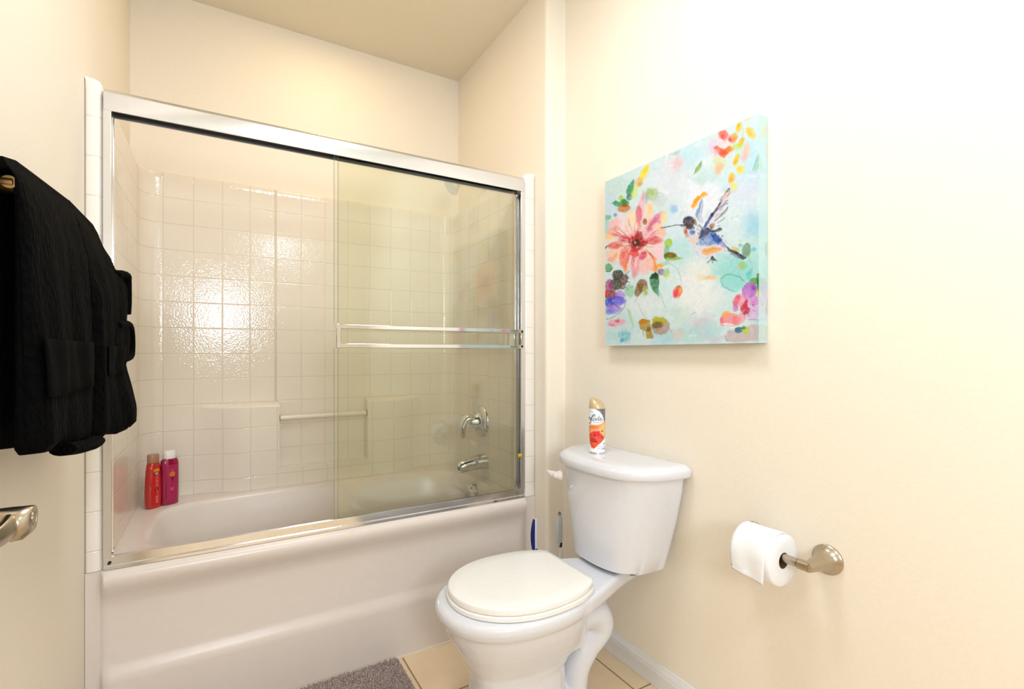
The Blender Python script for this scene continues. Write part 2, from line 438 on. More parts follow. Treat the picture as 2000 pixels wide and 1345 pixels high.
# wide vertical groove strip in the moulding, niche lip and the bar across the niche
part('moulding_seam', Box(0.2215, 0.2285, YI - 0.0030, YI + 0.002, 0.917, 1.93), mat('seam_acrylic', (222, 208, 180), 0.3), sur, bevel=0.0015)
bm = tube([(NXL - 0.004, 2.583, 0.836), (NXR + 0.004, 2.583, 0.836)], 0.012, 20)
o = part('niche_bar', bm, mat('cream_plastic', (242, 234, 220), 0.2), sur, smooth=True, auto=60); o['label'] = 'cream plastic washcloth bar across the niche'
for x in (NXL + 0.002, NXR - 0.002):
    bm = Box(x - 0.002, x + 0.002, 2.570, 2.596, 0.824, 0.850)
    part('bar_socket', bm, mat('olive_socket', (120, 104, 60), 0.4), sur)

# ---------------------------------------------------------------- chrome fittings on the plumbing wall
sv = thing('shower_valve', 'round chrome shower valve with curved lever on the tiled end wall', 'shower valve', (XI1, 2.245, 0.80))
bm = lathe((XI1 - 0.001, 2.245, 0.80), (-1, 0, 0), [(0, 0.080), (0.004, 0.080), (0.010, 0.076), (0.016, 0.066), (0.019, 0.050), (0.020, 0.0)], 48)
part('escutcheon', bm, M_chrome, sv, smooth=True)
bm = lathe((XI1 - 0.019, 2.245, 0.80), (-1, 0, 0), [(0, 0.048), (0.006, 0.047), (0.010, 0.042), (0.026, 0.034), (0.044, 0.030), (0.052, 0.024), (0.056, 0)], 36)
part('hub', bm, M_chrome, sv, smooth=True)
pth = catmull([(XI1 - 0.045, 2.245, 0.806), (XI1 - 0.075, 2.247, 0.816), (XI1 - 0.094, 2.250, 0.802), (XI1 - 0.104, 2.252, 0.775), (XI1 - 0.104, 2.253, 0.745), (XI1 - 0.098, 2.254, 0.722)], 5)
part('lever', tube(pth, [0.026 - 0.015 * i / (len(pth) - 1) for i in range(len(pth))], 20, sy=1.2, side=(0, 1, 0)), M_chrome, sv, smooth=True, auto=70)
part('stem', tube([(XI1 - 0.012, 2.236, 0.785), (XI1 - 0.040, 2.222, 0.752)], 0.006, 12), M_chrome, sv, smooth=True)

sp = thing('tub_spout', 'short chrome tub spout below the shower valve', 'tub spout', (XI1, 2.208, 0.60))
pth = [(XI1 - 0.001, 2.208, 0.602), (XI1 - 0.035, 2.208, 0.602), (XI1 - 0.07, 2.208, 0.598), (XI1 - 0.105, 2.208, 0.592), (XI1 - 0.135, 2.208, 0.586), (XI1 - 0.145, 2.208, 0.582)]
part('body', tube(pth, [0.039, 0.038, 0.035, 0.031, 0.029, 0.022], 32, sy=1.0, side=(0, 1, 0)), M_chrome, sp, smooth=True)
part('outlet', tube([(XI1 - 0.1455, 2.208, 0.580), (XI1 - 0.1475, 2.208, 0.5795)], 0.009, 16), M_dark, sp)

sh = thing('showerhead', 'small chrome shower head hanging from the plumbing wall behind the door header', 'shower head', (1.0, 2.3, 1.98))
fn = Vector((-0.78, 0.0, -0.63)).normalized(); fc = Vector((1.0, 2.31, 1.985))
part('head', lathe(fc, -fn, [(0, 0.036), (0.0005, 0.045), (0.006, 0.046), (0.02, 0.038), (0.045, 0.024), (0.06, 0.019), (0.075, 0.016)], 32), M_alub, sh, smooth=True)
pth = catmull([fc - fn * 0.072, (1.10, 2.305, 2.035), (1.14, 2.305, 2.040), (XA, 2.305, 2.035)], 5)
part('arm', tube(pth, 0.0095, 16), M_chrome, sh, smooth=True)
part('flange', lathe((XA - 0.001, 2.305, 2.035), (-1, 0, 0), [(0, 0.03), (0.004, 0.03), (0.012, 0.016), (0.013, 0.01)], 24), M_chrome, sh, smooth=True)

# ---------------------------------------------------------------- shower door frame and the two sliding panes
fr = thing('shower_door_frame', 'polished aluminium frame with deep header above the bathtub rim', 'shower door frame', (0.42, 1.85, ZR))
hz0, hz1 = 1.850, 1.913
hp = [(1.828, hz0), (1.828, 1.902), (1.836, hz1), (1.880, hz1), (1.885, 1.905), (1.885, hz0), (1.882, hz0), (1.882, 1.893), (1.857, 1.893), (1.857, 1.862), (1.854, 1.862), (1.854, 1.893), (1.832, 1.893), (1.832, hz0)]
part('header', prism(hp, 'x', XI0 + 0.002, XI1 - 0.002), M_alub, fr, bevel=0.0008)
part('channel_lining', Box(XI0 + 0.006, XI1 - 0.006, 1.833, 1.881, 1.880, 1.8925), M_dark, fr)
tz0, tz1 = ZR + 0.001, 0.553
tp = [(1.826, tz0), (1.826, tz0 + 0.010), (1.830, tz0 + 0.012), (1.830, tz1), (1.834, tz1), (1.836, tz0 + 0.012), (1.854, tz0 + 0.010), (1.854, tz1 - 0.006), (1.857, tz1 - 0.006), (1.859, tz0 + 0.010), (1.876, tz0 + 0.008), (1.878, tz1 - 0.012), (1.882, tz1 - 0.012), (1.884, tz0)]
part('bottom_track', prism(tp, 'x', XI0 + 0.002, XI1 - 0.002), M_alu, fr, bevel=0.0006)
for xa, sg in ((XI0 + 0.0015, 1), (XI1 - 0.0015, -1)):
    jp = [(xa, 1.828), (xa + sg * 0.019, 1.828), (xa + sg * 0.019, 1.832), (xa + sg * 0.004, 1.834), (xa + sg * 0.004, 1.852), (xa + sg * 0.020, 1.854), (xa + sg * 0.020, 1.857), (xa + sg * 0.004, 1.859), (xa + sg * 0.004, 1.878), (xa + sg * 0.018, 1.880), (xa + sg * 0.018, 1.884), (xa, 1.884)]
    part('jamb', prism(jp, 'z', tz1, hz0), M_alu, fr, bevel=0.0006)
part('bumper', tube([(XI1 - 0.034, 1.833, 0.700), (XI1 - 0.018, 1.829, 0.700)], 0.0085, 12), mat('yellow_rubber', (206, 176, 20), 0.5), fr, smooth=True)['label'] = 'small yellow rubber bumper'
part('screw', lathe((XI0 + 0.016, 1.826, 0.535), (0, -1, 0), [(0, 0.0045), (0.0015, 0.004), (0.002, 0)], 12), M_dark, fr)

gd = thing('sliding_shower_door', 'frameless glass shower door with a double chrome towel bar, in front', 'shower door', (0.72, 1.843, 0.54))
part('pane', Box(0.348, 1.100, 1.840, 1.846, 0.5485, 1.882), M_glass, gd)
part('edge_strip', Box(0.3475, 0.3483, 1.840, 1.846, 0.5485, 1.882), mat('green_glass_edge', (120, 150, 128), 0.15), gd)
part('bottom_rail', Box(0.348, 1.100, 1.8385, 1.8475, 0.540, 0.5485), M_chrome, gd)
bxb = thing  # keep name short below
for zz in (1.172, 1.239):
    part('bar', Box(0.352, 1.112, 1.790, 1.797, zz - 0.0075, zz + 0.0075), M_chrome, gd, bevel=0.0015)
part('bracket', Box(0.345, 0.361, 1.786, 1.840, 1.1625, 1.2485), M_chrome, gd, bevel=0.002)
part('bracket', Box(1.070, 1.082, 1.797, 1.840, 1.166, 1.245), M_chrome, gd, bevel=0.002)
part('bracket', Box(1.100, 1.114, 1.790, 1.826, 1.168, 1.243), M_chrome, gd, bevel=0.002)
gd2 = thing('sliding_shower_door', 'plain frameless glass shower door slid behind the one with the towel bar', 'shower door', (0.74, 1.866, 0.54))
part('pane', Box(0.366, 1.122, 1.863, 1.869, 0.5385, 1.882), M_glass, gd2)
part('edge_strip', Box(0.3655, 0.3663, 1.863, 1.869, 0.5385, 1.882), bpy.data.materials['green_glass_edge'], gd2)
part('bottom_rail', Box(0.366, 1.122, 1.8615, 1.8705, 0.530, 0.5385), M_chrome, gd2)

# ---------------------------------------------------------------- painter: colour fields written per vertex
def vnoise(n, cells, seed):
    rs = np.random.RandomState(seed); g_ = rs.rand(cells + 2, cells + 2)
    t = np.linspace(0, cells, n, endpoint=False); i = t.astype(int); f = t - i; f = f * f * (3 - 2 * f)
    a = g_[i][:, i]; b_ = g_[i + 1][:, i]; c_ = g_[i][:, i + 1]; d_ = g_[i + 1][:, i + 1]
    fy = f[:, None]; fx = f[None, :]
    return (a * (1 - fy) * (1 - fx) + b_ * fy * (1 - fx) + c_ * (1 - fy) * fx + d_ * fy * fx) * 2 - 1

def linarr(c): return np.array(lin(c))

def paint(img, CX, CY, shapes, nz, frames=None):
    H, W = CX.shape
    for sh_ in shapes:
        fr_, kind, geo, col, al, soft, amp = sh_
        ox, oy, sc_ = (frames or {'C': (0, 0, 1)})[fr_]
        wx = CX + nz[0] * amp * 0.6 + nz[2] * amp * 0.35; wy = CY + nz[1] * amp * 0.6 + nz[3] * amp * 0.35
        if kind == 'e':
            cx, cy, rx, ry, an = geo; cx = ox + cx * sc_; cy = oy + cy * sc_; rx *= sc_; ry *= sc_; an = math.radians(an)
            dx_ = wx - cx; dy_ = wy - cy
            u = (dx_ * math.cos(an) + dy_ * math.sin(an)) / rx; v = (-dx_ * math.sin(an) + dy_ * math.cos(an)) / ry
            d_ = (np.sqrt(u * u + v * v) - 1) * min(rx, ry)
        elif kind == 'l':
            wd, pts = geo; pts = [(ox + p[0] * sc_, oy + p[1] * sc_) for p in pts]; wd = wd * sc_
            d_ = np.full(wx.shape, 1e9)
            for k, (a, b_) in enumerate(zip(pts[:-1], pts[1:])):
                ex, ey = b_[0] - a[0], b_[1] - a[1]; L2 = ex * ex + ey * ey + 1e-9
                t = np.clip(((wx - a[0]) * ex + (wy - a[1]) * ey) / L2, 0, 1)
                d_ = np.minimum(d_, np.hypot(wx - a[0] - t * ex, wy - a[1] - t * ey))
            d_ = d_ - wd / 2
        else:
            pts = [(ox + p[0] * sc_, oy + p[1] * sc_) for p in geo]
            d_ = np.full(wx.shape, 1e9); inside = np.zeros(wx.shape, bool)
            for a, b_ in zip(pts, pts[1:] + pts[:1]):
                ex, ey = b_[0] - a[0], b_[1] - a[1]; L2 = ex * ex + ey * ey + 1e-9
                t = np.clip(((wx - a[0]) * ex + (wy - a[1]) * ey) / L2, 0, 1)
                d_ = np.minimum(d_, np.hypot(wx - a[0] - t * ex, wy - a[1] - t * ey))
                cnd = ((a[1] > wy) != (b_[1] > wy)) & (wx < ex * (wy - a[1]) / (ey if abs(ey) > 1e-9 else 1e-9) + a[0])
                inside ^= cnd
            d_ = np.where(inside, -d_, d_)
        m_ = np.clip(0.5 - d_ / max(soft, 0.3), 0, 1); m_ = m_ * m_ * (3 - 2 * m_) * al
        m_ = m_ * (0.86 + 0.14 * nz[3])
        img += (linarr(col) - img) * m_[..., None]
    return img

def grid_mesh(name, P, img, m, root):
    """P: HxWx3 vertex positions (world), img: HxWx3 linear colour"""
    H, W = img.shape[:2]
    me = bpy.data.meshes.new(name)
    V = (P - np.array(root.location)).reshape(-1, 3)
    idx = np.arange(H * W).reshape(H, W)
    F = np.stack([idx[:-1, :-1], idx[1:, :-1], idx[1:, 1:], idx[:-1, 1:]], -1).reshape(-1, 4)
    me.vertices.add(len(V)); me.vertices.foreach_set('co', V.ravel())
    me.loops.add(F.size); me.loops.foreach_set('vertex_index', F.ravel().astype(np.int32))
    me.polygons.add(len(F)); me.polygons.foreach_set('loop_start', np.arange(0, F.size, 4, dtype=np.int32))
    me.update(calc_edges=True)
    ca = me.color_attributes.new('paint', 'FLOAT_COLOR', 'POINT')
    col = np.ones((H * W, 4)); col[:, :3] = np.clip(img.reshape(-1, 3), 0, 1)
    ca.data.foreach_set('color', col.ravel())
    me.validate()
    o = bpy.data.objects.new(name, me); C.objects.link(o); me.materials.append(m); o.parent = root
    for p in me.polygons: p.use_smooth = True
    return o

# ---------------------------------------------------------------- painted canvas on the right wall
PY0, PY1, PZ0, PZ1, PD = 0.812, 1.433, 1.173, 1.795, 0.040
pn = thing('canvas_painting', 'square floral canvas painting of a hummingbird and pink flower on the right wall', 'painting', (XR, (PY0 + PY1) / 2, PZ0))
NP_ = 470
uu = np.linspace(0, 1, NP_); UU, VV = np.meshgrid(uu, uu)
# sketch coordinates of the motif over the canvas face
h = [0.00181179, -1.49954e-06, -0.155033, 0.000540437, 0.0012122, -0.5524, 0.000517117, -1.43587e-06]
Hm = np.array([[h[0], h[1], h[2]], [h[3], h[4], h[5]], [h[6], h[7], 1.0]]); Hi = np.linalg.inv(Hm)
ww = Hi[2, 0] * UU + Hi[2, 1] * VV + Hi[2, 2]
CX = (Hi[0, 0] * UU + Hi[0, 1] * VV + Hi[0, 2]) / ww; CY = (Hi[1, 0] * UU + Hi[1, 1] * VV + Hi[1, 2]) / ww
nz = [vnoise(NP_, 26, 1), vnoise(NP_, 26, 2), vnoise(NP_, 90, 3), vnoise(NP_, 90, 4)]
img = np.ones((NP_, NP_, 3)) * linarr((218, 231, 227))
def E_(cx, cy, rx, ry, an, col, al=0.9, soft=10, amp=6, f='C'): return (f, 'e', (cx, cy, rx, ry, an), col, al, soft, amp)
def P_(pts, col, al=0.9, soft=4, amp=3, f='C'): return (f, 'p', pts, col, al, soft, amp)
def L_(wd, pts, col, al=0.9, soft=2, amp=1.5, f='C'): return (f, 'l', (wd, pts), col, al, soft, amp)
FR = {'C': (0, 0, 1), 'A': (53.8, 376.6, 0.4), 'B': (349.7, 376.6, 0.4)}
S = [ # washes
 E_(420, 430, 120, 110, 0, (232, 233, 234), .8, 120, 30), E_(620, 470, 120, 200, 20, (240, 239, 241), .9, 120, 30), E_(130, 440, 70, 60, 0, (205, 221, 214), .7, 60, 20),
 E_(110, 540, 40, 60, 0, (206, 218, 232), .6, 50, 20), E_(530, 290, 90, 50, -25, (203, 228, 232), .7, 60, 20), E_(620, 380, 60, 45, -25, (196, 222, 220), .6, 50, 20), E_(590, 400, 40, 30, -20, (200, 222, 205), .6, 30, 20),
 E_(740, 400, 60, 60, 0, (205, 228, 238), .6, 60, 20), E_(820, 480, 80, 90, 0, (226, 228, 236), .8, 80, 20), E_(860, 640, 75, 75, 0, (176, 214, 226), .9, 80, 25), E_(830, 560, 50, 30, 0, (220, 232, 236), .6, 50, 20),
 E_(760, 620, 60, 90, 0, (226, 234, 232), .8, 70, 25), E_(840, 290, 60, 120, 0, (200, 228, 238), .8, 70, 25), E_(870, 400, 30, 60, 0, (214, 222, 232), .6, 50, 20),
 E_(480, 760, 70, 100, 0, (196, 226, 222), .8, 80, 30), E_(460, 660, 60, 60, 0, (226, 234, 236), .8, 60, 20), E_(780, 880, 110, 90, 0, (150, 214, 208), .8, 90, 30), E_(680, 860, 60, 60, 0, (186, 224, 216), .7, 60, 25),
 E_(880, 830, 40, 110, 0, (184, 220, 212), .8, 60, 20), E_(900, 1080, 30, 160, 0, (176, 214, 214), .8, 40, 20), E_(560, 1000, 130, 120, 0, (240, 239, 234), .95, 110, 35), E_(580, 880, 70, 60, 0, (236, 236, 226), .9, 70, 25),
 E_(420, 960, 60, 120, 0, (220, 236, 232), .8, 70, 30), E_(300, 1060, 90, 50, 0, (233, 236, 232), .8, 70, 25), E_(390, 1230, 60, 45, 0, (182, 216, 226), .8, 50, 30), E_(530, 1220, 130, 45, 0, (190, 220, 216), .8, 60, 40),
 E_(600, 1160, 60, 40, 0, (218, 206, 214), .7, 50, 25), E_(480, 1110, 60, 40, 0, (206, 226, 210), .6, 50, 25), E_(660, 1240, 60, 25, 0, (214, 205, 218), .7, 40, 25), E_(180, 1180, 80, 70, 0, (205, 224, 220), .8, 70, 25), E_(130, 1230, 50, 30, 0, (196, 224, 222), .7, 40, 20),
 E_(640, 1190, 50, 40, 0, (190, 224, 220), .7, 40, 25), E_(190, 1230, 30, 28, 0, (110, 190, 205), .7, 26, 14), E_(175, 1245, 10, 12, 0, (60, 160, 190), .6, 10, 8), E_(470, 1215, 30, 30, 0, (232, 210, 198), .6, 40, 18),
 E_(450, 330, 40, 50, 30, (240, 226, 224), .7, 50, 20), E_(465, 318, 20, 32, 20, (238, 190, 182), .8, 26, 12), E_(440, 350, 60, 80, 0, (214, 218, 220), .3, 60, 30), E_(455, 265, 22, 10, -20, (186, 198, 178), .7, 14, 8),
 E_(700, 350, 60, 80, 0, (216, 232, 214), .4, 60, 25), E_(730, 470, 26, 30, 0, (180, 216, 222), .5, 30, 15),
 E_(448, 562, 20, 22, 30, (176, 204, 230), .85, 14, 8),
 # top right blossoms
 E_(700, 235, 60, 60, 0, (240, 214, 214), .6, 50, 18), E_(650, 240, 25, 40, 0, (226, 200, 226), .6, 30, 14), E_(705, 172, 24, 28, 10, (238, 130, 110), .95, 14, 9), E_(700, 180, 11, 14, 0, (222, 88, 64), .9, 10, 6), E_(712, 185, 10, 22, 0, (240, 150, 150), .7, 12, 6),
 E_(752, 190, 24, 24, 0, (240, 150, 120), .9, 14, 9), E_(768, 175, 16, 18, 0, (226, 176, 40), .9, 12, 7), E_(745, 196, 10, 10, 0, (226, 84, 84), .8, 10, 5),
 P_([(655, 235), (675, 225), (705, 245), (740, 232), (748, 245), (722, 272), (712, 292), (690, 282), (680, 262)], (240, 118, 62), .95, 9, 8), E_(702, 262, 20, 14, 0, (230, 92, 50), .7, 10, 6), E_(675, 262, 12, 20, 0, (240, 186, 190), .7, 14, 8), E_(745, 245, 20, 14, 0, (240, 160, 40), .8, 12, 7),
 E_(788, 128, 13, 30, 12, (238, 204, 60), .95, 10, 5), E_(785, 120, 6, 14, 12, (214, 176, 30), .6, 8, 4), E_(828, 84, 24, 8, -10, (232, 208, 80), .8, 10, 6), E_(850, 160, 34, 22, 50, (242, 212, 120), .95, 10, 6), E_(845, 155, 18, 10, 50, (236, 186, 70), .6, 10, 5),
 L_(3, [(803, 100), (812, 150), (806, 200)], (206, 190, 120), .6), E_(802, 210, 13, 30, 28, (238, 190, 40), .95, 9, 5), E_(782, 232, 26, 20, 0, (206, 222, 90), .7, 16, 8), E_(775, 300, 15, 34, 22, (236, 204, 60), .9, 10, 6), E_(770, 312, 8, 14, 20, (216, 170, 30), .6, 8, 4),
 E_(828, 258, 18, 46, 10, (240, 205, 175), .9, 12, 7), E_(815, 290, 14, 26, 20, (238, 196, 196), .7, 12, 7), E_(796, 352, 24, 26, 0, (240, 222, 120), .9, 10, 6), E_(792, 350, 12, 12, 0, (232, 200, 60), .5, 10, 5),
 E_(748, 398, 16, 30, 15, (240, 196, 80), .95, 9, 5), E_(746, 402, 7, 14, 15, (230, 170, 40), .7, 7, 4), E_(760, 440, 18, 14, 0, (238, 228, 90), .8, 12, 7), E_(757, 462, 8, 8, 0, (238, 226, 120), .7, 8, 5),
 E_(686, 318, 34, 34, 0, (218, 224, 180), .7, 20, 12), E_(680, 345, 20, 34, 10, (238, 190, 150), .8, 16, 9), E_(700, 335, 12, 18, 0, (228, 200, 160), .6, 12, 7),
 E_(895, 300, 18, 64, 20, (172, 212, 190), .9, 12, 7), E_(913, 245, 14, 34, 5, (236, 202, 176), .9, 10, 5), L_(3, [(860, 360), (872, 325), (880, 300)], (120, 160, 140), .6),
 P_([(550, 378), (560, 345), (592, 308), (596, 330), (580, 358)], (150, 180, 110), .95, 4, 2), P_([(558, 372), (572, 348), (590, 330), (580, 356)], (190, 206, 100), .8, 4, 2), L_(1.5, [(596, 306), (545, 384)], (110, 140, 90), .7),
 # upper left leaves
 P_([(212, 500), (195, 470), (205, 440), (238, 400), (238, 440), (228, 490)], (46, 150, 96), .95, 7, 4), E_(214, 498, 16, 16, 0, (50, 130, 130), .9, 8, 5), P_([(206, 480), (215, 450), (232, 420), (226, 452)], (96, 184, 130), .7, 5, 2),
 E_(290, 372, 18, 44, 28, (238, 224, 90), .95, 12, 5), E_(302, 350, 10, 24, 25, (240, 210, 30), .8, 8, 4), E_(262, 418, 18, 26, 25, (236, 190, 130), .9, 12, 7), E_(270, 428, 12, 12, 0, (200, 180, 80), .7, 10, 6), E_(240, 470, 16, 40, 20, (220, 228, 130), .7, 16, 8),
 P_([(118, 528), (140, 515), (165, 525), (190, 505), (212, 520), (205, 548), (165, 548), (135, 545)], (60, 160, 96), .95, 7, 6), E_(172, 505, 14, 16, 0, (170, 204, 90), .85, 10, 6), E_(186, 520, 18, 12, 0, (70, 140, 30), .9, 8, 5), E_(182, 556, 34, 18, -8, (206, 130, 36), .95, 7, 7), E_(186, 540, 14, 10, 0, (140, 96, 30), .8, 6, 4),
 E_(98, 604, 20, 14, -10, (110, 184, 150), .9, 9, 5), E_(140, 592, 11, 9, 0, (70, 150, 180), .9, 7, 4), E_(92, 650, 14, 50, 0, (176, 210, 202), .8, 12, 8),
 E_(330, 480, 40, 34, -20, (190, 208, 160), .9, 16, 9), E_(322, 470, 20, 18, 0, (170, 196, 130), .6, 12, 7), E_(368, 515, 40, 40, 0, (206, 212, 208), .6, 30, 15), L_(1.6, [(352, 478), (372, 472), (398, 486)], (150, 120, 130), .7), E_(300, 505, 10, 30, 0, (150, 160, 160), .5, 12, 6),
 # big pink blossom
 E_(240, 720, 150, 150, 0, (243, 214, 206), .75, 50, 22),
 E_(275, 560, 16, 70, 4, (240, 196, 200), .9, 10, 8), E_(284, 490, 7, 24, 0, (232, 150, 166), .7, 8, 5), E_(262, 590, 17, 48, 2, (222, 130, 142), .95, 8, 5), E_(266, 640, 10, 30, -6, (236, 150, 170), .8, 8, 5),
 E_(316, 575, 26, 52, 0, (244, 220, 200), .95, 9, 6), E_(322, 560, 14, 28, 0, (244, 212, 150), .8, 10, 6), E_(225, 610, 26, 44, 0, (246, 226, 192), .9, 14, 8), E_(175, 620, 24, 26, 0, (236, 226, 228), .9, 14, 8),
 E_(140, 640, 36, 30, -10, (242, 200, 192), .9, 12, 9), E_(130, 680, 34, 26, 0, (240, 190, 176), .9, 12, 9), E_(175, 670, 28, 34, 0, (246, 226, 218), .9, 14, 9), E_(150, 660, 20, 12, 10, (228, 150, 150), .6, 12, 8), E_(160, 700, 50, 10, 15, (236, 150, 120), .6, 12, 7),
 E_(350, 630, 26, 60, 35, (230, 150, 170), .95, 9, 7), E_(335, 640, 12, 50, 35, (206, 120, 160), .7, 9, 6), E_(365, 660, 30, 30, 0, (246, 220, 190), .9, 14, 8), E_(392, 604, 17, 34, -4, (246, 222, 176), .95, 7, 4), L_(2, [(376, 582), (390, 574), (402, 580)], (150, 90, 90), .7),
 E_(385, 680, 24, 26, 0, (244, 196, 176), .8, 14, 8), E_(105, 705, 20, 16, 0, (246, 212, 150), .9, 10, 6), L_(6, [(84, 770), (96, 756), (118, 750)], (70, 56, 50), .9, 3, 3), E_(295, 625, 11, 17, 0, (164, 108, 58), .95, 4, 2),
 E_(200, 712, 46, 18, -18, (214, 84, 116), .9, 12, 8), E_(185, 720, 16, 9, -20, (180, 40, 80), .8, 8, 5), E_(140, 755, 38, 20, -8, (226, 120, 112), .9, 10, 7), E_(152, 745, 12, 8, -30, (180, 50, 60), .8, 7, 5),
 E_(125, 800, 38, 30, -10, (244, 208, 188), .9, 12, 8), E_(140, 805, 8, 22, 30, (238, 184, 90), .8, 8, 5), E_(118, 826, 20, 14, 0, (238, 170, 150), .7, 10, 7),
 E_(187, 810, 26, 60, 4, (236, 148, 132), .95, 9, 6), E_(192, 860, 12, 30, 5, (240, 156, 90), .85, 9, 5), E_(180, 790, 12, 30, 0, (226, 112, 100), .6, 10, 6), E_(245, 850, 28, 70, 2, (240, 182, 184), .9, 10, 8), E_(238, 890, 14, 36, 0, (232, 160, 170), .6, 10, 7),
 E_(290, 860, 30, 44, -10, (245, 206, 200), .95, 10, 8), E_(330, 850, 30, 40, -20, (246, 200, 184), .9, 12, 8), E_(370, 780, 32, 50, 0, (246, 214, 214), .9, 12, 8), E_(340, 725, 50, 22, -2, (228, 134, 132), .95, 10, 7), E_(330, 735, 36, 8, -8, (198, 90, 90), .6, 8, 6),
 E_(300, 700, 60, 20, -10, (240, 186, 190), .7, 14, 8), E_(232, 690, 40, 12, -35, (238, 150, 160), .7, 10, 7),
 L_(10, [(300, 775), (325, 800), (345, 830), (348, 860)], (240, 150, 80), .9, 6, 4), L_(6, [(318, 790), (340, 812), (356, 824)], (244, 110, 40), .7, 5, 3), E_(372, 858, 24, 10, -10, (246, 180, 60), .95, 6, 5), E_(350, 875, 12, 16, 0, (240, 150, 30), .8, 7, 4),
 E_(250, 735, 44, 40, 0, (196, 52, 62), .95, 14, 13), E_(262, 700, 20, 26, 20, (172, 60, 50), .85, 10, 8), E_(285, 742, 22, 16, 0, (176, 36, 44), .85, 9, 9), E_(235, 790, 26, 18, 0, (226, 80, 60), .85, 10, 8), E_(285, 805, 24, 20, -30, (216, 62, 110), .85, 10, 8), E_(240, 775, 18, 10, 0, (224, 60, 96), .8, 8, 6),
 E_(248, 738, 24, 20, 0, (96, 34, 30), .9, 9, 11), E_(258, 730, 12, 14, 0, (60, 26, 26), .8, 7, 7), E_(243, 735, 5, 6, 0, (236, 190, 150), .9, 3, 3), E_(256, 758, 6, 5, 0, (240, 190, 140), .8, 3, 3), L_(2.5, [(205, 660), (222, 720), (215, 790)], (250, 236, 230), .5, 3, 3), L_(2.5, [(275, 655), (290, 700)], (250, 230, 232), .6, 3, 3), L_(2, [(222, 800), (218, 880)], (250, 236, 230), .6, 3, 3),
 # leaves and bloom at the lower left
 E_(104, 868, 20, 22, 0, (110, 170, 110), .95, 7, 4), L_(4, [(88, 888), (108, 888), (124, 868)], (40, 70, 40), .8, 3, 2),
 E_(150, 905, 30, 26, -20, (50, 40, 20), .95, 6, 6), E_(140, 955, 34, 34, -20, (56, 74, 38), .95, 8, 7), E_(185, 930, 26, 30, 0, (110, 56, 48), .9, 8, 8), E_(175, 965, 18, 16, 0, (120, 84, 60), .7, 8, 6), L_(6, [(210, 885), (190, 905)], (120, 110, 160), .7, 6, 3),
 E_(105, 960, 22, 30, 0, (176, 80, 140), .9, 10, 8), E_(112, 1010, 38, 26, 0, (150, 24, 40), .95, 9, 7), E_(92, 1000, 10, 14, 0, (230, 90, 60), .85, 6, 4), E_(165, 1010, 26, 22, 0, (190, 150, 214), .9, 10, 8), E_(150, 1040, 44, 24, 0, (120, 110, 214), .9, 10, 8), E_(108, 1055, 22, 26, 0, (44, 84, 196), .9, 9, 7), E_(130, 1085, 44, 24, 0, (176, 150, 222), .9, 12, 8), E_(105, 1100, 20, 14, 0, (120, 140, 220), .7, 9, 6),
 L_(3, [(92, 1140), (120, 1130), (165, 1105), (190, 1070), (196, 1040)], (60, 80, 120), .75, 3, 4),
 E_(145, 1155, 46, 20, -4, (236, 176, 190), .85, 12, 8), E_(150, 1148, 14, 8, 0, (200, 70, 100), .7, 6, 5), E_(118, 1166, 16, 7, 0, (220, 110, 120), .6, 7, 5),
 E_(215, 990, 26, 30, 0, (160, 206, 170), .8, 12, 7), L_(1.8, [(195, 985), (225, 970), (240, 965)], (70, 120, 90), .7), E_(280, 960, 28, 34, 10, (150, 110, 70), .95, 7, 5), E_(262, 985, 18, 38, 20, (140, 104, 50), .9, 6, 4), E_(296, 990, 16, 26, 0, (190, 206, 140), .8, 10, 6), L_(2, [(258, 1020), (240, 1048)], (110, 60, 70), .8),
 P_([(318, 920), (330, 900), (350, 890), (366, 905), (368, 960), (358, 1010), (340, 990), (322, 955)], (30, 130, 70), .95, 5, 4), P_([(322, 925), (335, 900), (352, 892), (364, 908), (360, 930), (342, 925)], (14, 40, 24), .95, 5, 3), P_([(345, 980), (366, 970), (372, 1025), (356, 1010)], (120, 180, 150), .85, 5, 3), L_(1.8, [(366, 985), (378, 1010), (390, 1040), (400, 1075)], (90, 150, 160), .7),
 E_(378, 890, 17, 18, 0, (156, 112, 146), .9, 7, 5), E_(405, 895, 20, 26, 30, (176, 204, 150), .85, 9, 6), E_(415, 915, 16, 14, 0, (220, 228, 140), .6, 9, 6),
 P_([(200, 1080), (215, 1090), (240, 1180), (232, 1182), (212, 1130)], (180, 214, 160), .8, 8, 4), L_(1.6, [(262, 1055), (275, 1100), (305, 1135)], (160, 110, 120), .7),
 P_([(258, 1150), (280, 1135), (318, 1140), (330, 1170), (338, 1240), (305, 1242), (298, 1200), (270, 1190)], (180, 150, 30), .95, 5, 6), E_(285, 1150, 20, 12, 0, (206, 140, 40), .8, 7, 5), E_(315, 1190, 14, 12, 0, (110, 90, 20), .8, 7, 6), L_(5, [(285, 1200), (290, 1225)], (150, 120, 40), .7, 4, 3),
 E_(378, 1175, 46, 46, 20, (190, 160, 140), .9, 7, 5), P_([(332, 1140), (350, 1122), (395, 1128), (410, 1150), (380, 1165), (345, 1165)], (190, 190, 40), .95, 5, 5), E_(362, 1170, 28, 18, -10, (120, 96, 50), .9, 8, 7), L_(1.8, [(415, 1180), (425, 1188), (436, 1206)], (110, 90, 90), .7),
 # bud on its stem
 L_(1.8, [(395, 852), (430, 848), (462, 870), (482, 915), (488, 955), (482, 970)], (130, 130, 110), .8), E_(466, 995, 23, 36, 25, (238, 130, 110), .95, 6, 4), E_(460, 1000, 12, 26, 20, (230, 60, 100), .8, 7, 4), E_(480, 985, 8, 20, 10, (240, 190, 100), .8, 5, 3), E_(474, 968, 10, 8, 0, (160, 150, 80), .8, 5, 3),
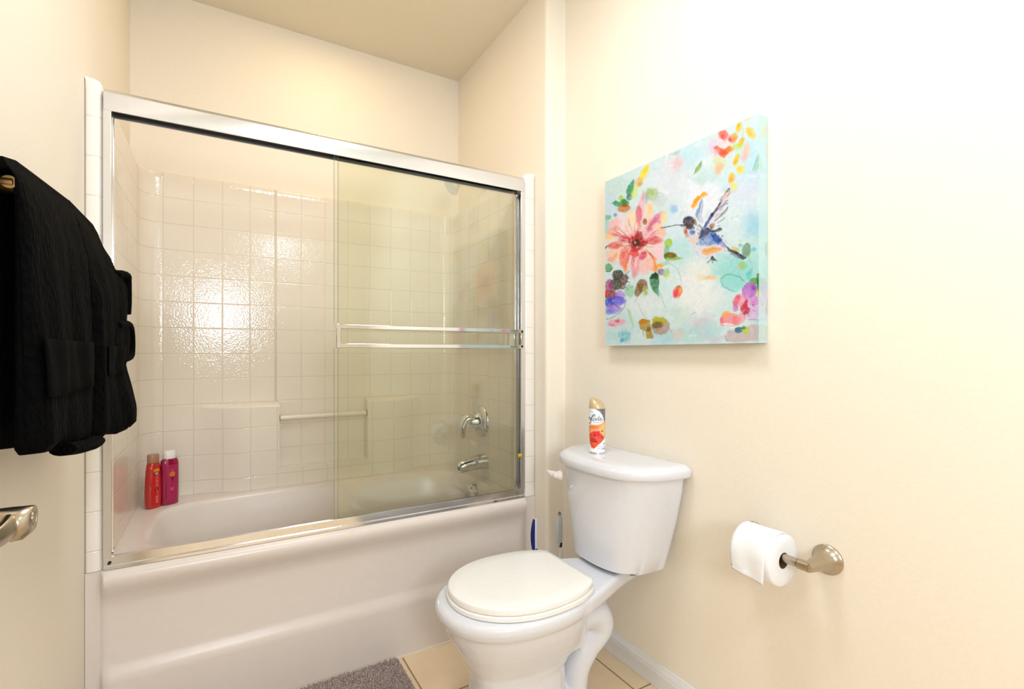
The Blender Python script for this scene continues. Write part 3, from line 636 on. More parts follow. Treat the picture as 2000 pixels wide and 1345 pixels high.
 # leaf sprig right of the blossom
 E_(418, 738, 20, 24, 10, (176, 204, 66), .95, 7, 5), E_(410, 775, 13, 24, 0, (130, 192, 160), .9, 8, 5), P_([(395, 812), (400, 782), (440, 788), (470, 812), (495, 820), (450, 832), (405, 828)], (160, 190, 96), .95, 6, 4), E_(432, 802, 28, 16, 12, (140, 100, 20), .95, 7, 5), E_(404, 806, 10, 14, 0, (40, 110, 60), .8, 6, 4), E_(405, 840, 26, 10, -10, (170, 208, 170), .7, 9, 5),
 # centre and bottom washes
 E_(640, 920, 30, 12, 0, (244, 200, 130), .8, 12, 8), E_(595, 918, 26, 12, 0, (244, 224, 190), .8, 14, 8), L_(3, [(540, 1112), (562, 1100)], (110, 130, 120), .6, 3, 2),
 # turquoise leaf and flower at the lower right
 E_(752, 945, 62, 44, 12, (168, 220, 212), .9, 8, 4), L_(5, [(692, 925), (715, 905), (750, 903), (790, 915), (815, 935)], (96, 184, 140), .85, 5, 3), L_(3, [(692, 930), (705, 965), (740, 985), (775, 995)], (90, 180, 180), .8, 4, 3), L_(2.5, [(800, 930), (830, 950), (860, 935)], (110, 190, 190), .7, 4, 3),
 P_([(820, 900), (860, 860), (850, 920), (870, 950), (840, 945)], (110, 200, 196), .7, 12, 6), E_(870, 940, 24, 20, -10, (96, 160, 56), .95, 8, 5), E_(855, 945, 12, 8, 0, (180, 200, 50), .8, 7, 5), P_([(882, 900), (895, 895), (905, 960), (902, 1020), (888, 1010), (884, 960)], (46, 120, 60), .95, 6, 3), E_(918, 935, 18, 28, 0, (140, 190, 90), .9, 8, 5), E_(888, 1005, 6, 20, 0, (240, 206, 60), .8, 5, 3), E_(893, 1052, 9, 13, 0, (240, 220, 110), .9, 6, 4),
 E_(860, 1090, 36, 60, 0, (224, 190, 222), .85, 14, 8), E_(845, 985, 38, 44, 30, (186, 120, 196), .95, 8, 6), E_(866, 975, 14, 14, 0, (140, 80, 170), .7, 7, 5), E_(825, 1010, 20, 30, 30, (214, 160, 214), .8, 8, 6), E_(778, 1040, 18, 34, 20, (232, 112, 130), .95, 8, 6), E_(770, 1078, 14, 20, 20, (212, 130, 190), .8, 8, 6), E_(815, 1050, 26, 36, 20, (240, 170, 190), .9, 10, 7),
 E_(870, 1040, 20, 30, 0, (214, 150, 216), .8, 9, 7), E_(862, 1060, 8, 8, 0, (140, 50, 140), .7, 5, 4), E_(740, 1140, 50, 36, -8, (240, 158, 160), .95, 8, 7), E_(720, 1110, 22, 14, -20, (246, 180, 90), .85, 8, 5), E_(775, 1145, 26, 26, 0, (238, 136, 130), .6, 10, 7), E_(800, 1130, 26, 26, 0, (240, 170, 180), .8, 9, 7), E_(700, 1150, 10, 22, 0, (230, 130, 140), .7, 7, 5),
 P_([(790, 1085), (815, 1050), (830, 1030), (835, 1070), (850, 1080), (840, 1105), (815, 1115)], (190, 24, 60), .95, 6, 5), E_(825, 1080, 8, 12, 20, (240, 80, 60), .8, 5, 3), L_(4, [(715, 1175), (760, 1182), (800, 1170)], (250, 246, 246), .8, 4, 5),
 P_([(725, 1200), (800, 1180), (905, 1160), (925, 1250), (760, 1262), (722, 1255)], (204, 178, 176), .75, 14, 8), P_([(765, 1185), (790, 1175), (815, 1185), (805, 1205), (785, 1212), (768, 1205)], (30, 120, 140), .95, 5, 4), P_([(800, 1190), (825, 1175), (845, 1190), (835, 1215), (815, 1218)], (196, 214, 60), .9, 6, 4), E_(812, 1182, 12, 10, 0, (60, 140, 90), .8, 6, 4),
 L_(3, [(835, 1140), (870, 1138), (905, 1148)], (130, 100, 90), .7, 3, 3), L_(2.5, [(716, 1225), (722, 1245), (732, 1255)], (50, 80, 80), .8, 3, 2), E_(730, 1165, 30, 6, 6, (252, 250, 250), .8, 5, 4),
 # sprig behind the tail
 E_(828, 775, 22, 38, 8, (130, 160, 126), .95, 5, 3), L_(2.5, [(845, 745), (852, 780), (840, 810)], (110, 160, 60), .7), E_(772, 772, 14, 12, 0, (206, 200, 90), .9, 7, 5), E_(758, 765, 8, 8, 0, (240, 170, 60), .8, 6, 4), E_(797, 750, 14, 9, -10, (110, 196, 196), .85, 7, 5), E_(795, 727, 12, 4, 0, (214, 214, 120), .8, 4, 3), E_(866, 770, 14, 12, 0, (130, 200, 216), .85, 8, 5), E_(805, 855, 22, 20, 10, (160, 210, 140), .85, 9, 5), E_(792, 858, 8, 14, 0, (240, 180, 110), .8, 7, 4), L_(4, [(838, 815), (850, 845)], (170, 190, 150), .8, 4, 2),
 # hummingbird
 P_([(478, 420), (492, 350), (540, 280), (610, 240), (668, 250), (680, 285), (640, 300), (600, 300), (560, 380), (540, 420), (490, 450)], (240, 180, 50), .97, 12, 14, 'B'), E_(540, 340, 30, 60, 35, (236, 164, 20), .6, 12, 10, 'B'),
 P_([(525, 540), (530, 470), (570, 430), (600, 330), (618, 320), (628, 400), (612, 520), (628, 620), (600, 640), (560, 600)], (206, 212, 226), .95, 8, 6, 'B'), P_([(528, 480), (560, 450), (590, 380), (575, 470), (560, 560), (530, 560)], (120, 164, 206), .85, 10, 8, 'B'), L_(6, [(610, 320), (585, 420), (575, 500)], (60, 60, 90), .8, 5, 5, 'B'), L_(5, [(618, 350), (612, 430), (600, 500)], (90, 80, 110), .7, 5, 4, 'B'), E_(575, 570, 10, 30, 0, (150, 170, 110), .6, 12, 8, 'B'),
 P_([(640, 690), (760, 520), (860, 340), (968, 180), (975, 270), (950, 350), (900, 460), (830, 600), (760, 660), (700, 700)], (226, 220, 224), .9, 6, 8, 'B'),
 P_([(770, 480), (850, 350), (910, 300), (880, 360), (830, 460), (790, 520)], (176, 158, 176), .9, 8, 9, 'B'), P_([(860, 330), (968, 178), (975, 280), (925, 330)], (232, 206, 182), .9, 6, 6, 'B'), L_(9, [(850, 345), (920, 250), (970, 180)], (120, 100, 110), .8, 6, 6, 'B'), L_(14, [(935, 240), (968, 190)], (80, 56, 60), .85, 8, 6, 'B'), L_(8, [(972, 185), (960, 270), (930, 300)], (120, 84, 60), .8, 6, 6, 'B'),
 L_(34, [(640, 700), (700, 600), (760, 510)], (42, 60, 130), .95, 8, 8, 'B'), L_(22, [(740, 545), (790, 470), (850, 380)], (60, 44, 76), .95, 8, 9, 'B'), L_(10, [(650, 690), (740, 560)], (70, 90, 190), .6, 8, 6, 'B'),
 L_(9, [(800, 480), (870, 420), (955, 340)], (50, 34, 66), .9, 5, 5, 'B'), L_(9, [(850, 470), (900, 410), (955, 380)], (40, 30, 56), .9, 5, 5, 'B'), L_(11, [(780, 610), (880, 520), (955, 430)], (36, 28, 50), .92, 5, 5, 'B'), L_(7, [(860, 560), (920, 500), (955, 450)], (44, 34, 56), .9, 5, 4, 'B'), L_(7, [(820, 640), (870, 610), (910, 570)], (50, 40, 60), .85, 5, 4, 'B'), L_(6, [(810, 680), (850, 670)], (60, 48, 60), .8, 5, 4, 'B'), L_(5, [(780, 560), (850, 520)], (110, 96, 120), .7, 5, 5, 'B'),
 # body
 P_([(345, 700), (420, 870), (470, 960), (540, 1060), (620, 1105), (760, 1080), (880, 1010), (960, 1000), (960, 930), (860, 840), (780, 740), (680, 700), (560, 700), (470, 700)], (226, 224, 230), .97, 10, 8, 'B'),
 E_(520, 860, 70, 60, 30, (232, 214, 190), .7, 30, 14, 'B'), P_([(600, 990), (640, 965), (760, 950), (860, 960), (880, 990), (800, 1030), (680, 1050), (610, 1030)], (240, 180, 96), .95, 12, 10, 'B'), E_(740, 990, 60, 8, -6, (206, 130, 60), .6, 8, 10, 'B'),
 P_([(590, 720), (680, 690), (780, 740), (850, 840), (900, 900), (820, 920), (700, 930), (590, 930)], (122, 158, 204), .92, 14, 14, 'B'), P_([(720, 790), (790, 760), (830, 800), (870, 860), (840, 900), (770, 880)], (34, 78, 160), .95, 12, 12, 'B'), E_(600, 790, 30, 60, 10, (40, 50, 100), .9, 14, 12, 'B'),
 E_(660, 770, 44, 70, 35, (84, 58, 48), .9, 12, 16, 'B'), E_(650, 820, 24, 14, 0, (196, 140, 110), .7, 8, 10, 'B'), E_(745, 665, 40, 34, -20, (170, 112, 56), .9, 12, 14, 'B'), P_([(690, 720), (790, 712), (870, 700), (870, 740), (800, 750), (720, 760)], (26, 22, 36), .92, 8, 10, 'B'), E_(735, 700, 14, 18, 0, (50, 36, 40), .8, 7, 8, 'B'),
 L_(14, [(560, 660), (610, 700), (620, 740)], (40, 50, 50), .85, 9, 8, 'B'), E_(560, 770, 30, 50, 10, (236, 232, 240), .9, 14, 8, 'B'), E_(480, 770, 36, 40, 0, (96, 140, 196), .9, 14, 10, 'B'), E_(500, 760, 14, 14, 0, (60, 90, 160), .7, 8, 6, 'B'), E_(395, 760, 26, 50, -20, (206, 116, 62), .95, 9, 8, 'B'), E_(415, 820, 26, 20, 0, (222, 150, 90), .85, 9, 7, 'B'), E_(398, 750, 10, 20, 0, (140, 60, 30), .7, 6, 5, 'B'),
 E_(555, 910, 16, 8, 10, (90, 80, 60), .7, 6, 8, 'B'), E_(650, 890, 60, 20, 0, (186, 206, 226), .6, 20, 14, 'B'), E_(545, 1040, 30, 8, 50, (190, 184, 200), .5, 10, 8, 'B'),
 E_(435, 625, 78, 74, -25, (44, 36, 60), .97, 8, 6, 'B'), E_(430, 580, 40, 26, -20, (58, 52, 104), .8, 12, 8, 'B'), E_(445, 690, 60, 36, -10, (64, 48, 44), .9, 10, 10, 'B'), E_(450, 640, 30, 12, 0, (150, 100, 80), .8, 6, 6, 'B'), E_(520, 620, 20, 40, -10, (150, 100, 60), .85, 9, 8, 'B'), E_(505, 600, 8, 14, 0, (190, 130, 60), .8, 6, 4, 'B'), E_(385, 690, 20, 12, 0, (236, 190, 170), .8, 6, 5, 'B'), E_(438, 632, 8, 7, 0, (16, 12, 18), .9, 3, 2, 'B'), E_(465, 650, 14, 8, 0, (120, 50, 40), .7, 5, 5, 'B'),
 L_(11, [(78, 706), (180, 688), (260, 668), (350, 664)], (44, 30, 38), .97, 4, 3, 'B'), L_(16, [(330, 672), (390, 668)], (40, 26, 36), .95, 6, 4, 'B'), L_(9, [(335, 690), (375, 690)], (70, 50, 60), .8, 5, 4, 'B'),
 P_([(930, 940), (1000, 990), (1190, 1090), (1200, 1105), (1150, 1120), (1060, 1070), (960, 1010)], (50, 26, 40), .97, 6, 6, 'B'), L_(6, [(1000, 1040), (1140, 1090)], (150, 120, 140), .8, 5, 3, 'B'), L_(8, [(980, 1040), (1080, 1095), (1150, 1115)], (46, 24, 40), .9, 5, 4, 'B'), E_(900, 930, 40, 30, 30, (176, 160, 200), .8, 14, 14, 'B'), L_(10, [(910, 920), (960, 960), (990, 990)], (70, 46, 70), .8, 7, 8, 'B'), L_(8, [(900, 1000), (960, 1005)], (140, 130, 180), .7, 7, 6, 'B'),
 P_([(720, 1100), (740, 1065), (765, 1090), (808, 1140), (780, 1130), (750, 1125)], (50, 26, 44), .95, 5, 6, 'B'), L_(10, [(730, 1110), (700, 1140), (680, 1160)], (56, 34, 50), .9, 5, 4, 'B'), L_(10, [(735, 1110), (755, 1158)], (56, 34, 50), .9, 5, 4, 'B'), L_(5, [(655, 1100), (700, 1085)], (120, 100, 150), .7, 4, 4, 'B'), L_(8, [(750, 1080), (790, 1120)], (46, 26, 40), .9, 5, 4, 'B'),
]
# loose brushwork: streaks that follow the petals, flecks over the bird, dabs in the washes
rs_ = np.random.RandomState(12)
def streaks(cx, cy, r0, r1, n, cols, wd, al, sq=1.0, a0=0, a1=360):
    out = []
    for k in range(n):
        a = math.radians(rs_.uniform(a0, a1)); ra = r0 + (r1 - r0) * rs_.rand() * 0.6; rb = ra + (r1 - r0) * rs_.uniform(0.15, 0.4)
        b_ = a + rs_.uniform(-0.12, 0.12)
        out.append(L_(rs_.uniform(*wd), [(cx + ra * math.cos(a) * sq, cy + ra * math.sin(a)), (cx + (ra + rb) / 2 * math.cos((a + b_) / 2) * sq, cy + (ra + rb) / 2 * math.sin((a + b_) / 2)), (cx + rb * math.cos(b_) * sq, cy + rb * math.sin(b_))], cols[rs_.randint(len(cols))], al * rs_.uniform(0.5, 1), 4, 5))
    return out
def flecks(poly, n, cols, ln, wd, ang, al):
    out = []; xs_ = [p[0] for p in poly]; ys_ = [p[1] for p in poly]; k = 0
    while k < n:
        x = rs_.uniform(min(xs_), max(xs_)); y = rs_.uniform(min(ys_), max(ys_)); ins = False
        for (ax, ay), (bx_, by_) in zip(poly, poly[1:] + poly[:1]):
            if (ay > y) != (by_ > y) and x < (bx_ - ax) * (y - ay) / (by_ - ay + 1e-9) + ax: ins = not ins
        if not ins: continue
        k += 1; a = math.radians(rs_.uniform(*ang)); l = rs_.uniform(*ln)
        out.append(L_(rs_.uniform(*wd), [(x, y), (x + l * math.cos(a), y + l * math.sin(a))], cols[rs_.randint(len(cols))], al * rs_.uniform(0.5, 1), 3, 3))
    return out
pet = [(214, 100, 120), (228, 130, 136), (246, 214, 200), (240, 180, 170), (250, 232, 214), (206, 90, 130), (236, 160, 120), (250, 226, 190), (190, 60, 80)]
S1_ = streaks(248, 735, 26, 150, 110, pet, (3, 9), 0.6, 0.95)
S2_ = streaks(250, 738, 6, 55, 46, [(130, 24, 34), (90, 26, 30), (196, 50, 60), (60, 24, 24), (220, 90, 80), (160, 40, 50)], (2, 5), 0.85)
S3_ = streaks(830, 1075, 10, 75, 50, [(190, 90, 190), (236, 150, 180), (214, 60, 110), (246, 210, 230), (160, 90, 180), (244, 170, 140)], (2, 6), 0.65, 0.8)
S4_ = streaks(118, 1040, 10, 70, 40, [(90, 80, 200), (150, 120, 220), (180, 40, 80), (60, 90, 200), (210, 180, 230)], (2, 6), 0.6, 0.8, -60, 120)
S5_ = flecks([(560, 660), (640, 650), (700, 680), (735, 760), (640, 750), (590, 740)], 60, [(28, 34, 84), (60, 96, 170), (40, 30, 36), (110, 140, 190), (150, 110, 80), (20, 40, 110)], (5, 16), (2, 4.5), (10, 80), 0.85)
S6_ = flecks([(492, 620), (520, 592), (560, 600), (572, 650), (545, 672), (500, 660)], 40, [(24, 20, 36), (70, 56, 90), (110, 70, 60), (50, 44, 96), (160, 110, 90)], (4, 11), (2, 4), (-40, 60), 0.8)
S7_ = flecks([(505, 690), (560, 690), (600, 760), (700, 770), (640, 815), (560, 790)], 36, [(236, 196, 130), (200, 196, 214), (170, 170, 196), (240, 220, 200), (214, 150, 90)], (5, 14), (1.5, 4), (10, 70), 0.6)
S8_ = flecks([(120, 890), (215, 900), (210, 980), (120, 980)], 30, [(30, 26, 14), (70, 90, 50), (120, 60, 40), (90, 50, 60)], (5, 16), (2, 6), (0, 180), 0.6)
S9_ = flecks([(245, 930), (310, 930), (310, 1010), (245, 1020)], 20, [(100, 80, 40), (160, 120, 90), (180, 190, 110)], (5, 16), (2, 6), (40, 120), 0.6) + flecks([(262, 1145), (420, 1130), (420, 1190), (330, 1230)], 26, [(110, 90, 20), (200, 180, 60), (150, 110, 60), (214, 190, 150)], (5, 16), (2, 6), (0, 90), 0.6)
S0_ = flecks([(90, 430), (885, 70), (890, 1260), (100, 1270)], 190, [(190, 226, 226), (240, 240, 242), (206, 216, 226), (176, 218, 220), (226, 232, 220), (232, 222, 228), (250, 250, 248)], (14, 46), (6, 20), (-80, 20), 0.35)
i0 = next(k for k, q_ in enumerate(S) if q_[3] == (176, 204, 230))
ib = next(k for k, q_ in enumerate(S) if q_[0] == 'B' and q_[3] == (226, 224, 230))
it_ = next(k for k, q_ in enumerate(S) if q_[0] == 'B' and q_[3] == (44, 36, 60))
ic = next(k for k, q_ in enumerate(S) if q_[3] == (196, 52, 62))
S = S[:i0] + S0_ + S[i0:ic] + S1_ + S[ic:ic + 6] + S2_ + S[ic + 6:ib] + S3_ + S4_ + S8_ + S9_ + S[ib:it_] + S5_ + S7_ + S[it_:it_ + 3] + S6_ + S[it_ + 3:]
paint(img, CX, CY, S, nz, FR)
lum = img.mean(-1, keepdims=True)
img = np.clip(lum + (img - lum) * 1.12, 0.002, 1) ** 1.28 * 1.06
# fine brush mottling
img *= 0.90 * (1 + 0.045 * vnoise(NP_, 200, 9) + 0.03 * vnoise(NP_, 60, 11))[..., None] * np.array([0.95, 0.98, 1.07])
P3 = np.zeros((NP_, NP_, 3)); P3[..., 0] = XR - PD; P3[..., 1] = PY1 - UU * (PY1 - PY0); P3[..., 2] = PZ1 - VV * (PZ1 - PZ0)
M_canvas = vcol_mat('painted_canvas', 0.7, 0.15, 1400)
cv = grid_mesh('canvas', P3, img, M_canvas, pn)
# wrapped edges: the picture carries on round all four sides
ne = 16
tt = np.linspace(0, 1, ne)
for side in range(4):
    A = np.zeros((ne, NP_, 3)); I = np.zeros((ne, NP_, 3))
    for k, t in enumerate(tt):
        off = int(t * 28)
        x = XR - PD + t * (PD - 0.0005)
        A[k, :, 0] = x
        if side == 0: A[k, :, 1] = PY0; A[k, :, 2] = PZ1 - uu * (PZ1 - PZ0); I[k] = img[:, NP_ - 1 - off]
        if side == 1: A[k, :, 1] = PY1; A[k, :, 2] = PZ0 + uu * (PZ1 - PZ0); I[k] = img[::-1, off]
        if side == 2: A[k, :, 2] = PZ1; A[k, :, 1] = PY1 - uu * (PY1 - PY0); I[k] = img[off, :]
        if side == 3: A[k, :, 2] = PZ0; A[k, :, 1] = PY0 + uu * (PY1 - PY0); I[k] = img[NP_ - 1 - off, ::-1]
    I = I * 0.3 + linarr((190, 214, 212)) * 0.7
    grid_mesh('wrapped_edge', A, I, M_canvas, pn)


# ---------------------------------------------------------------- air freshener can on the tank lid
KX, KY, KZ, KR, KH = 1.158, 1.365, 0.7906, 0.0290, 0.158
ac = thing('air_freshener_can', 'tall air freshener spray can with gold cap and orange flower label, on the tank lid', 'air freshener', (KX, KY, KZ))
# label field: u runs round the can (centre = towards the room), v down the can; sketch frame 240 wide, 780 tall
nv, nu = 300, 420
face = math.atan2(-KY, -KX)                      # direction that looks back into the room
th_ = np.linspace(-PI, PI, nu); vv = np.linspace(0, 1, nv)
TH, VVc = np.meshgrid(th_, vv)
GX = 395 + 125 * np.where(np.abs(TH) < PI / 2, np.sin(TH), np.sign(TH) * (1 + (np.abs(TH) - PI / 2) * 0.8)); GY = 340 + 780 * VVc
def rect_noise(cells, seed):
    a = vnoise(420, cells, seed); return a[:nv, :nu]
nzc = [rect_noise(26, 5), rect_noise(26, 6), rect_noise(80, 7), rect_noise(80, 8)]
ci = np.ones((nv, nu, 3)) * linarr((246, 248, 252))
SC = [
 P_([(400, 330), (900, 330), (900, 620), (505, 620), (500, 560), (492, 500), (470, 440), (430, 380), (375, 345)], (22, 26, 60), .97, 6, 2), L_(5, [(420, 395), (500, 400)], (120, 150, 120), .6, 5, 3),
 P_([(272, 640), (300, 628), (400, 622), (470, 600), (505, 560), (700, 560), (700, 760), (500, 880), (470, 930), (400, 1000), (350, 1060), (310, 1040), (285, 960), (275, 800)], (240, 140, 40), .97, 8, 3),
 P_([(455, 640), (500, 580), (700, 580), (700, 800), (520, 830), (480, 800), (440, 740)], (244, 196, 110), .95, 14, 5), E_(360, 670, 70, 30, -8, (236, 112, 20), .8, 18, 6),
 P_([(285, 790), (340, 740), (430, 740), (470, 800), (500, 870), (440, 960), (380, 1020), (350, 1055), (310, 1030), (290, 950)], (222, 40, 36), .97, 10, 8),
 E_(390, 790, 50, 46, 0, (238, 30, 60), .9, 16, 10), E_(330, 850, 40, 50, 0, (226, 74, 44), .8, 16, 10), E_(440, 900, 50, 40, -30, (240, 90, 70), .8, 14, 8), E_(365, 980, 40, 36, 0, (240, 96, 60), .8, 12, 8), E_(345, 905, 40, 34, 0, (196, 10, 30), .8, 14, 9), E_(400, 850, 22, 16, 0, (236, 80, 140), .7, 10, 8),
 E_(360, 815, 16, 12, 0, (96, 20, 20), .9, 8, 6), E_(382, 925, 20, 12, 0, (40, 12, 16), .9, 8, 6), E_(470, 735, 18, 14, 20, (60, 40, 30), .9, 8, 6), E_(475, 845, 22, 16, 0, (44, 60, 30), .9, 8, 7), E_(490, 880, 14, 12, 0, (120, 30, 30), .8, 7, 5), E_(440, 715, 20, 14, 0, (246, 226, 200), .8, 8, 6),
 L_(6, [(285, 960), (300, 1030), (340, 1062)], (150, 130, 140), .6, 5, 2),
 L_(10, [(325, 540), (350, 575), (400, 585), (450, 575), (480, 560)], (60, 120, 190), .85, 6, 1),
 # star over the word, then the word itself
 P_([(345, 420), (358, 440), (385, 445), (365, 462), (378, 490), (352, 474), (328, 484), (338, 458), (325, 440), (342, 440)], (40, 150, 180), .95, 4, 1),
 # g
 L_(13, [(305, 505), (285, 498), (276, 520), (285, 545), (303, 535), (306, 505), (304, 560), (296, 600), (280, 612)], (24, 44, 84), .97, 3, 0),
 L_(10, [(303, 540), (330, 490), (330, 458), (320, 470), (318, 520), (326, 548), (338, 540)], (24, 44, 84), .97, 3, 0),
 L_(10, [(372, 508), (352, 500), (342, 524), (352, 546), (370, 536), (374, 506), (376, 540), (386, 546)], (24, 44, 84), .97, 3, 0),
 L_(10, [(418, 508), (400, 500), (390, 524), (398, 545), (414, 538), (424, 500), (426, 462), (420, 505), (422, 540), (432, 546)], (24, 44, 84), .97, 3, 0),
 L_(10, [(440, 528), (462, 518), (460, 500), (446, 504), (438, 528), (448, 548), (468, 542), (490, 530)], (24, 44, 84), .97, 3, 0),
 L_(7, [(282, 385), (330, 392)], (120, 124, 140), .8, 4, 1), L_(6, [(340, 402), (330, 402), (300, 400)], (150, 150, 160), .6, 4, 1),
 L_(9, [(400, 1020), (520, 1020)], (90, 110, 140), .8, 4, 2), L_(9, [(400, 1050), (470, 1055)], (100, 110, 140), .8, 4, 2), E_(500, 1058, 30, 18, 0, (150, 160, 170), .9, 6, 3), P_([(498, 940), (512, 975), (500, 990), (484, 975)], (60, 70, 80), .8, 4, 1),
]
paint(ci, GX, GY, SC, nzc)
ang = face + TH
Pc = np.stack([KX + KR * np.cos(ang), KY + KR * np.sin(ang), KZ + 0.005 + (1 - VVc) * (KH - 0.005)], -1)
grid_mesh('label_sleeve', Pc, ci, vcol_mat('printed_can', 0.22), ac)
part('bottom_rim', lathe((KX, KY, KZ), (0, 0, 1), [(0, 0.0275), (0.001, 0.0290), (0.004, 0.0292), (0.0052, 0.0288), (0.0055, 0.028)], 36), M_alu, ac, smooth=True)
# slanted gold cap: tall at the back left, sloping to the right
rings = []
for q, rr_, in ((0, 0.0286), (0.02, 0.0290), (0.10, 0.0288), (0.22, 0.0282), (0.40, 0.0270), (0.6, 0.0250), (0.78, 0.0218), (0.90, 0.0175), (0.97, 0.012), (1.0, 0.006)):
    ring = []
    for k in range(40):
        a = 2 * PI * k / 40; x = rr_ * math.cos(a); y = rr_ * math.sin(a)
        side_ = (y * 0.86 - x * 0.5) / 0.029         # +1 towards the left of the picture
        hgt = 0.036 + 0.010 * side_
        ring.append((KX + x - 0.0 * q, KY + y + 0.008 * q * q, KZ + KH - 0.0005 + hgt * q))
    rings.append(ring)
part('cap', loft(rings), mat('pale_gold_plastic', (214, 190, 150), 0.28, 0.25), ac, smooth=True)['label'] = 'pale gold slanted spray cap'


# ---------------------------------------------------------------- toilet
TY = 1.290
to = thing('toilet', 'white two-piece toilet with closed round lid, backed against the right wall', 'toilet', (0.95, TY, 0))
def W(lx, ly, z): return (XR - lx, TY + ly, z)
def bowl_ring(front, back, hw, z, n=2.3, N=64, cxk=0.5, backn=None):
    """egg-shaped ring, lx measured from the wall"""
    mid = back + (front - back) * cxk
    out = []
    for k in range(N):
        t = 2 * PI * k / N; c_, s_ = math.cos(t), math.sin(t)
        nn = n if c_ >= 0 else (backn or n)
        a = (front - mid) if c_ >= 0 else (mid - back)
        out.append(W(mid + a * math.copysign(abs(c_) ** (2 / nn), c_), hw * math.copysign(abs(s_) ** (2 / nn), s_), z))
    return out
bm = bmesh.new()
# (front, back, half width, z)
secs = [(0.672, 0.30, 0.108, 0.0, 3.2), (0.668, 0.31, 0.102, 0.02, 3.2), (0.664, 0.36, 0.098, 0.10, 3), (0.664, 0.36, 0.098, 0.19, 2.8), (0.672, 0.33, 0.106, 0.225, 2.6), (0.692, 0.29, 0.126, 0.26, 2.4), (0.716, 0.29, 0.147, 0.30, 2.3),
        (0.738, 0.29, 0.166, 0.34, 2.2), (0.750, 0.29, 0.177, 0.372, 2.2), (0.762, 0.29, 0.187, 0.384, 2.2), (0.768, 0.29, 0.193, 0.400, 2.2), (0.766, 0.29, 0.192, 0.416, 2.2), (0.754, 0.30, 0.182, 0.425, 2.2)]
loft([bowl_ring(f, b_, h, z, n_, backn=2.4) for f, b_, h, z, n_ in secs], bm=bm)
# deck that carries the tank
def rrect(k, z):
    half = [(0.06, 0.050), (0.12, 0.066), (0.18, 0.088), (0.235, 0.112), (0.29, 0.134), (0.35, 0.158), (0.43, 0.175)]
    return [W(x, -(y + k), z) for x, y in half] + [W(x, y + k, z) for x, y in half[::-1]]
loft([rrect(-0.022, 0.362), rrect(-0.006, 0.376), rrect(-0.002, 0.386), rrect(0, 0.412), rrect(-0.004, 0.422), rrect(-0.010, 0.424)], bm=bm)
# web under the deck, trapway and foot
loft([[W(x, y, z) for x, y in ((0.185, -0.03), (0.45, -0.06), (0.45, 0.06), (0.185, 0.03))] for z in (0.20, 0.37)], bm=bm)
pth = catmull([W(0.52, 0, 0.12), W(0.44, 0, 0.20), W(0.36, 0, 0.275), W(0.285, 0, 0.300), W(0.228, 0, 0.280), W(0.218, 0, 0.235), W(0.262, 0, 0.185), W(0.300, 0, 0.135), W(0.312, 0, 0.08), W(0.318, 0, -0.01)], 6)
tube(pth, [0.056 - (0.010 if i > 36 else 0.010 * max(0, (i - 28) / 8)) for i in range(len(pth))], 24, bm=bm, sy=1.38, side=(0, 1, 0))
loft([bowl_ring(f, b_, h, z, 3) for f, b_, h, z in ((0.64, 0.235, 0.112, 0.0), (0.64, 0.24, 0.110, 0.022), (0.62, 0.25, 0.100, 0.034), (0.60, 0.26, 0.09, 0.040))], bm=bm)
bo = part('bowl', bm, M_porc, to, smooth=True)
rm = bo.modifiers.new('remesh', 'REMESH'); rm.mode = 'VOXEL'; rm.voxel_size = 0.0045; rm.use_smooth_shade = True
sm = bo.modifiers.new('smooth', 'CORRECTIVE_SMOOTH'); bo.modifiers.remove(sm)
sm = bo.modifiers.new('smooth', 'SMOOTH'); sm.factor = 0.5; sm.iterations = 6
def seat_outline(grow, z, N=72):
    # round lid with a flattened hinge end
    f, bk, hw = 0.731 + grow, 0.322 - grow * 0.3, 0.181 + grow
    mid = 0.515
    out = []
    for k in range(N):
        t = 2 * PI * k / N; c_, s_ = math.cos(t), math.sin(t)
        if c_ >= 0: out.append(W(mid + (f - mid) * abs(c_) ** (2 / 2.05), hw * math.copysign(abs(s_) ** (2 / 2.05), s_), z))
        else:
            u = abs(c_) ** (2 / 2.3); yy = hw * math.copysign(abs(s_) ** (2 / 2.3), s_)
            hx = mid - (mid - bk + 0.055) * u
            if hx < bk: hx = bk
            out.append(W(hx, yy, z))
    return out
part('seat', loft([seat_outline(-0.002, 0.4255), seat_outline(0.0035, 0.4275), seat_outline(0.0035, 0.4375), seat_outline(-0.002, 0.4405)]), M_seat, to, smooth=True, auto=50)['label'] = 'ivory seat ring'
lid_rings = [seat_outline(-0.005, 0.4415), seat_outline(-0.001, 0.4430), seat_outline(0.0005, 0.4570), seat_outline(-0.0015, 0.4605), seat_outline(-0.005, 0.4620), seat_outline(-0.05, 0.4632)]
part('lid', loft(lid_rings), M_seat, to, smooth=True, auto=60)['label'] = 'flat ivory closed lid'
for y in (-0.075, 0.075):
    part('hinge', lathe(W(0.312, y - 0.02, 0.4335), (0, 1, 0), [(0, 0.006), (0.002, 0.009), (0.038, 0.009), (0.040, 0.006)], 16), M_seat, to, smooth=True)
def tank_ring(dx0, front, hw, z, corner=1.0):
    half = [(dx0, hw * 0.97), (dx0 + 0.02, hw), (dx0 + 0.09, hw * 0.985), (dx0 + (front - dx0) * 0.62, hw * 0.90), (dx0 + (front - dx0) * 0.86, hw * 0.70), (dx0 + (front - dx0) * 0.965, hw * 0.42), (front, 0)]
    pts = half + [(x, -y) for x, y in half[:-1][::-1]]
    cv = catmull([(x, y * 1.045 + 0.013, 0) for x, y in pts], 5)
    return [W(p.x, p.y, z) for p in cv]
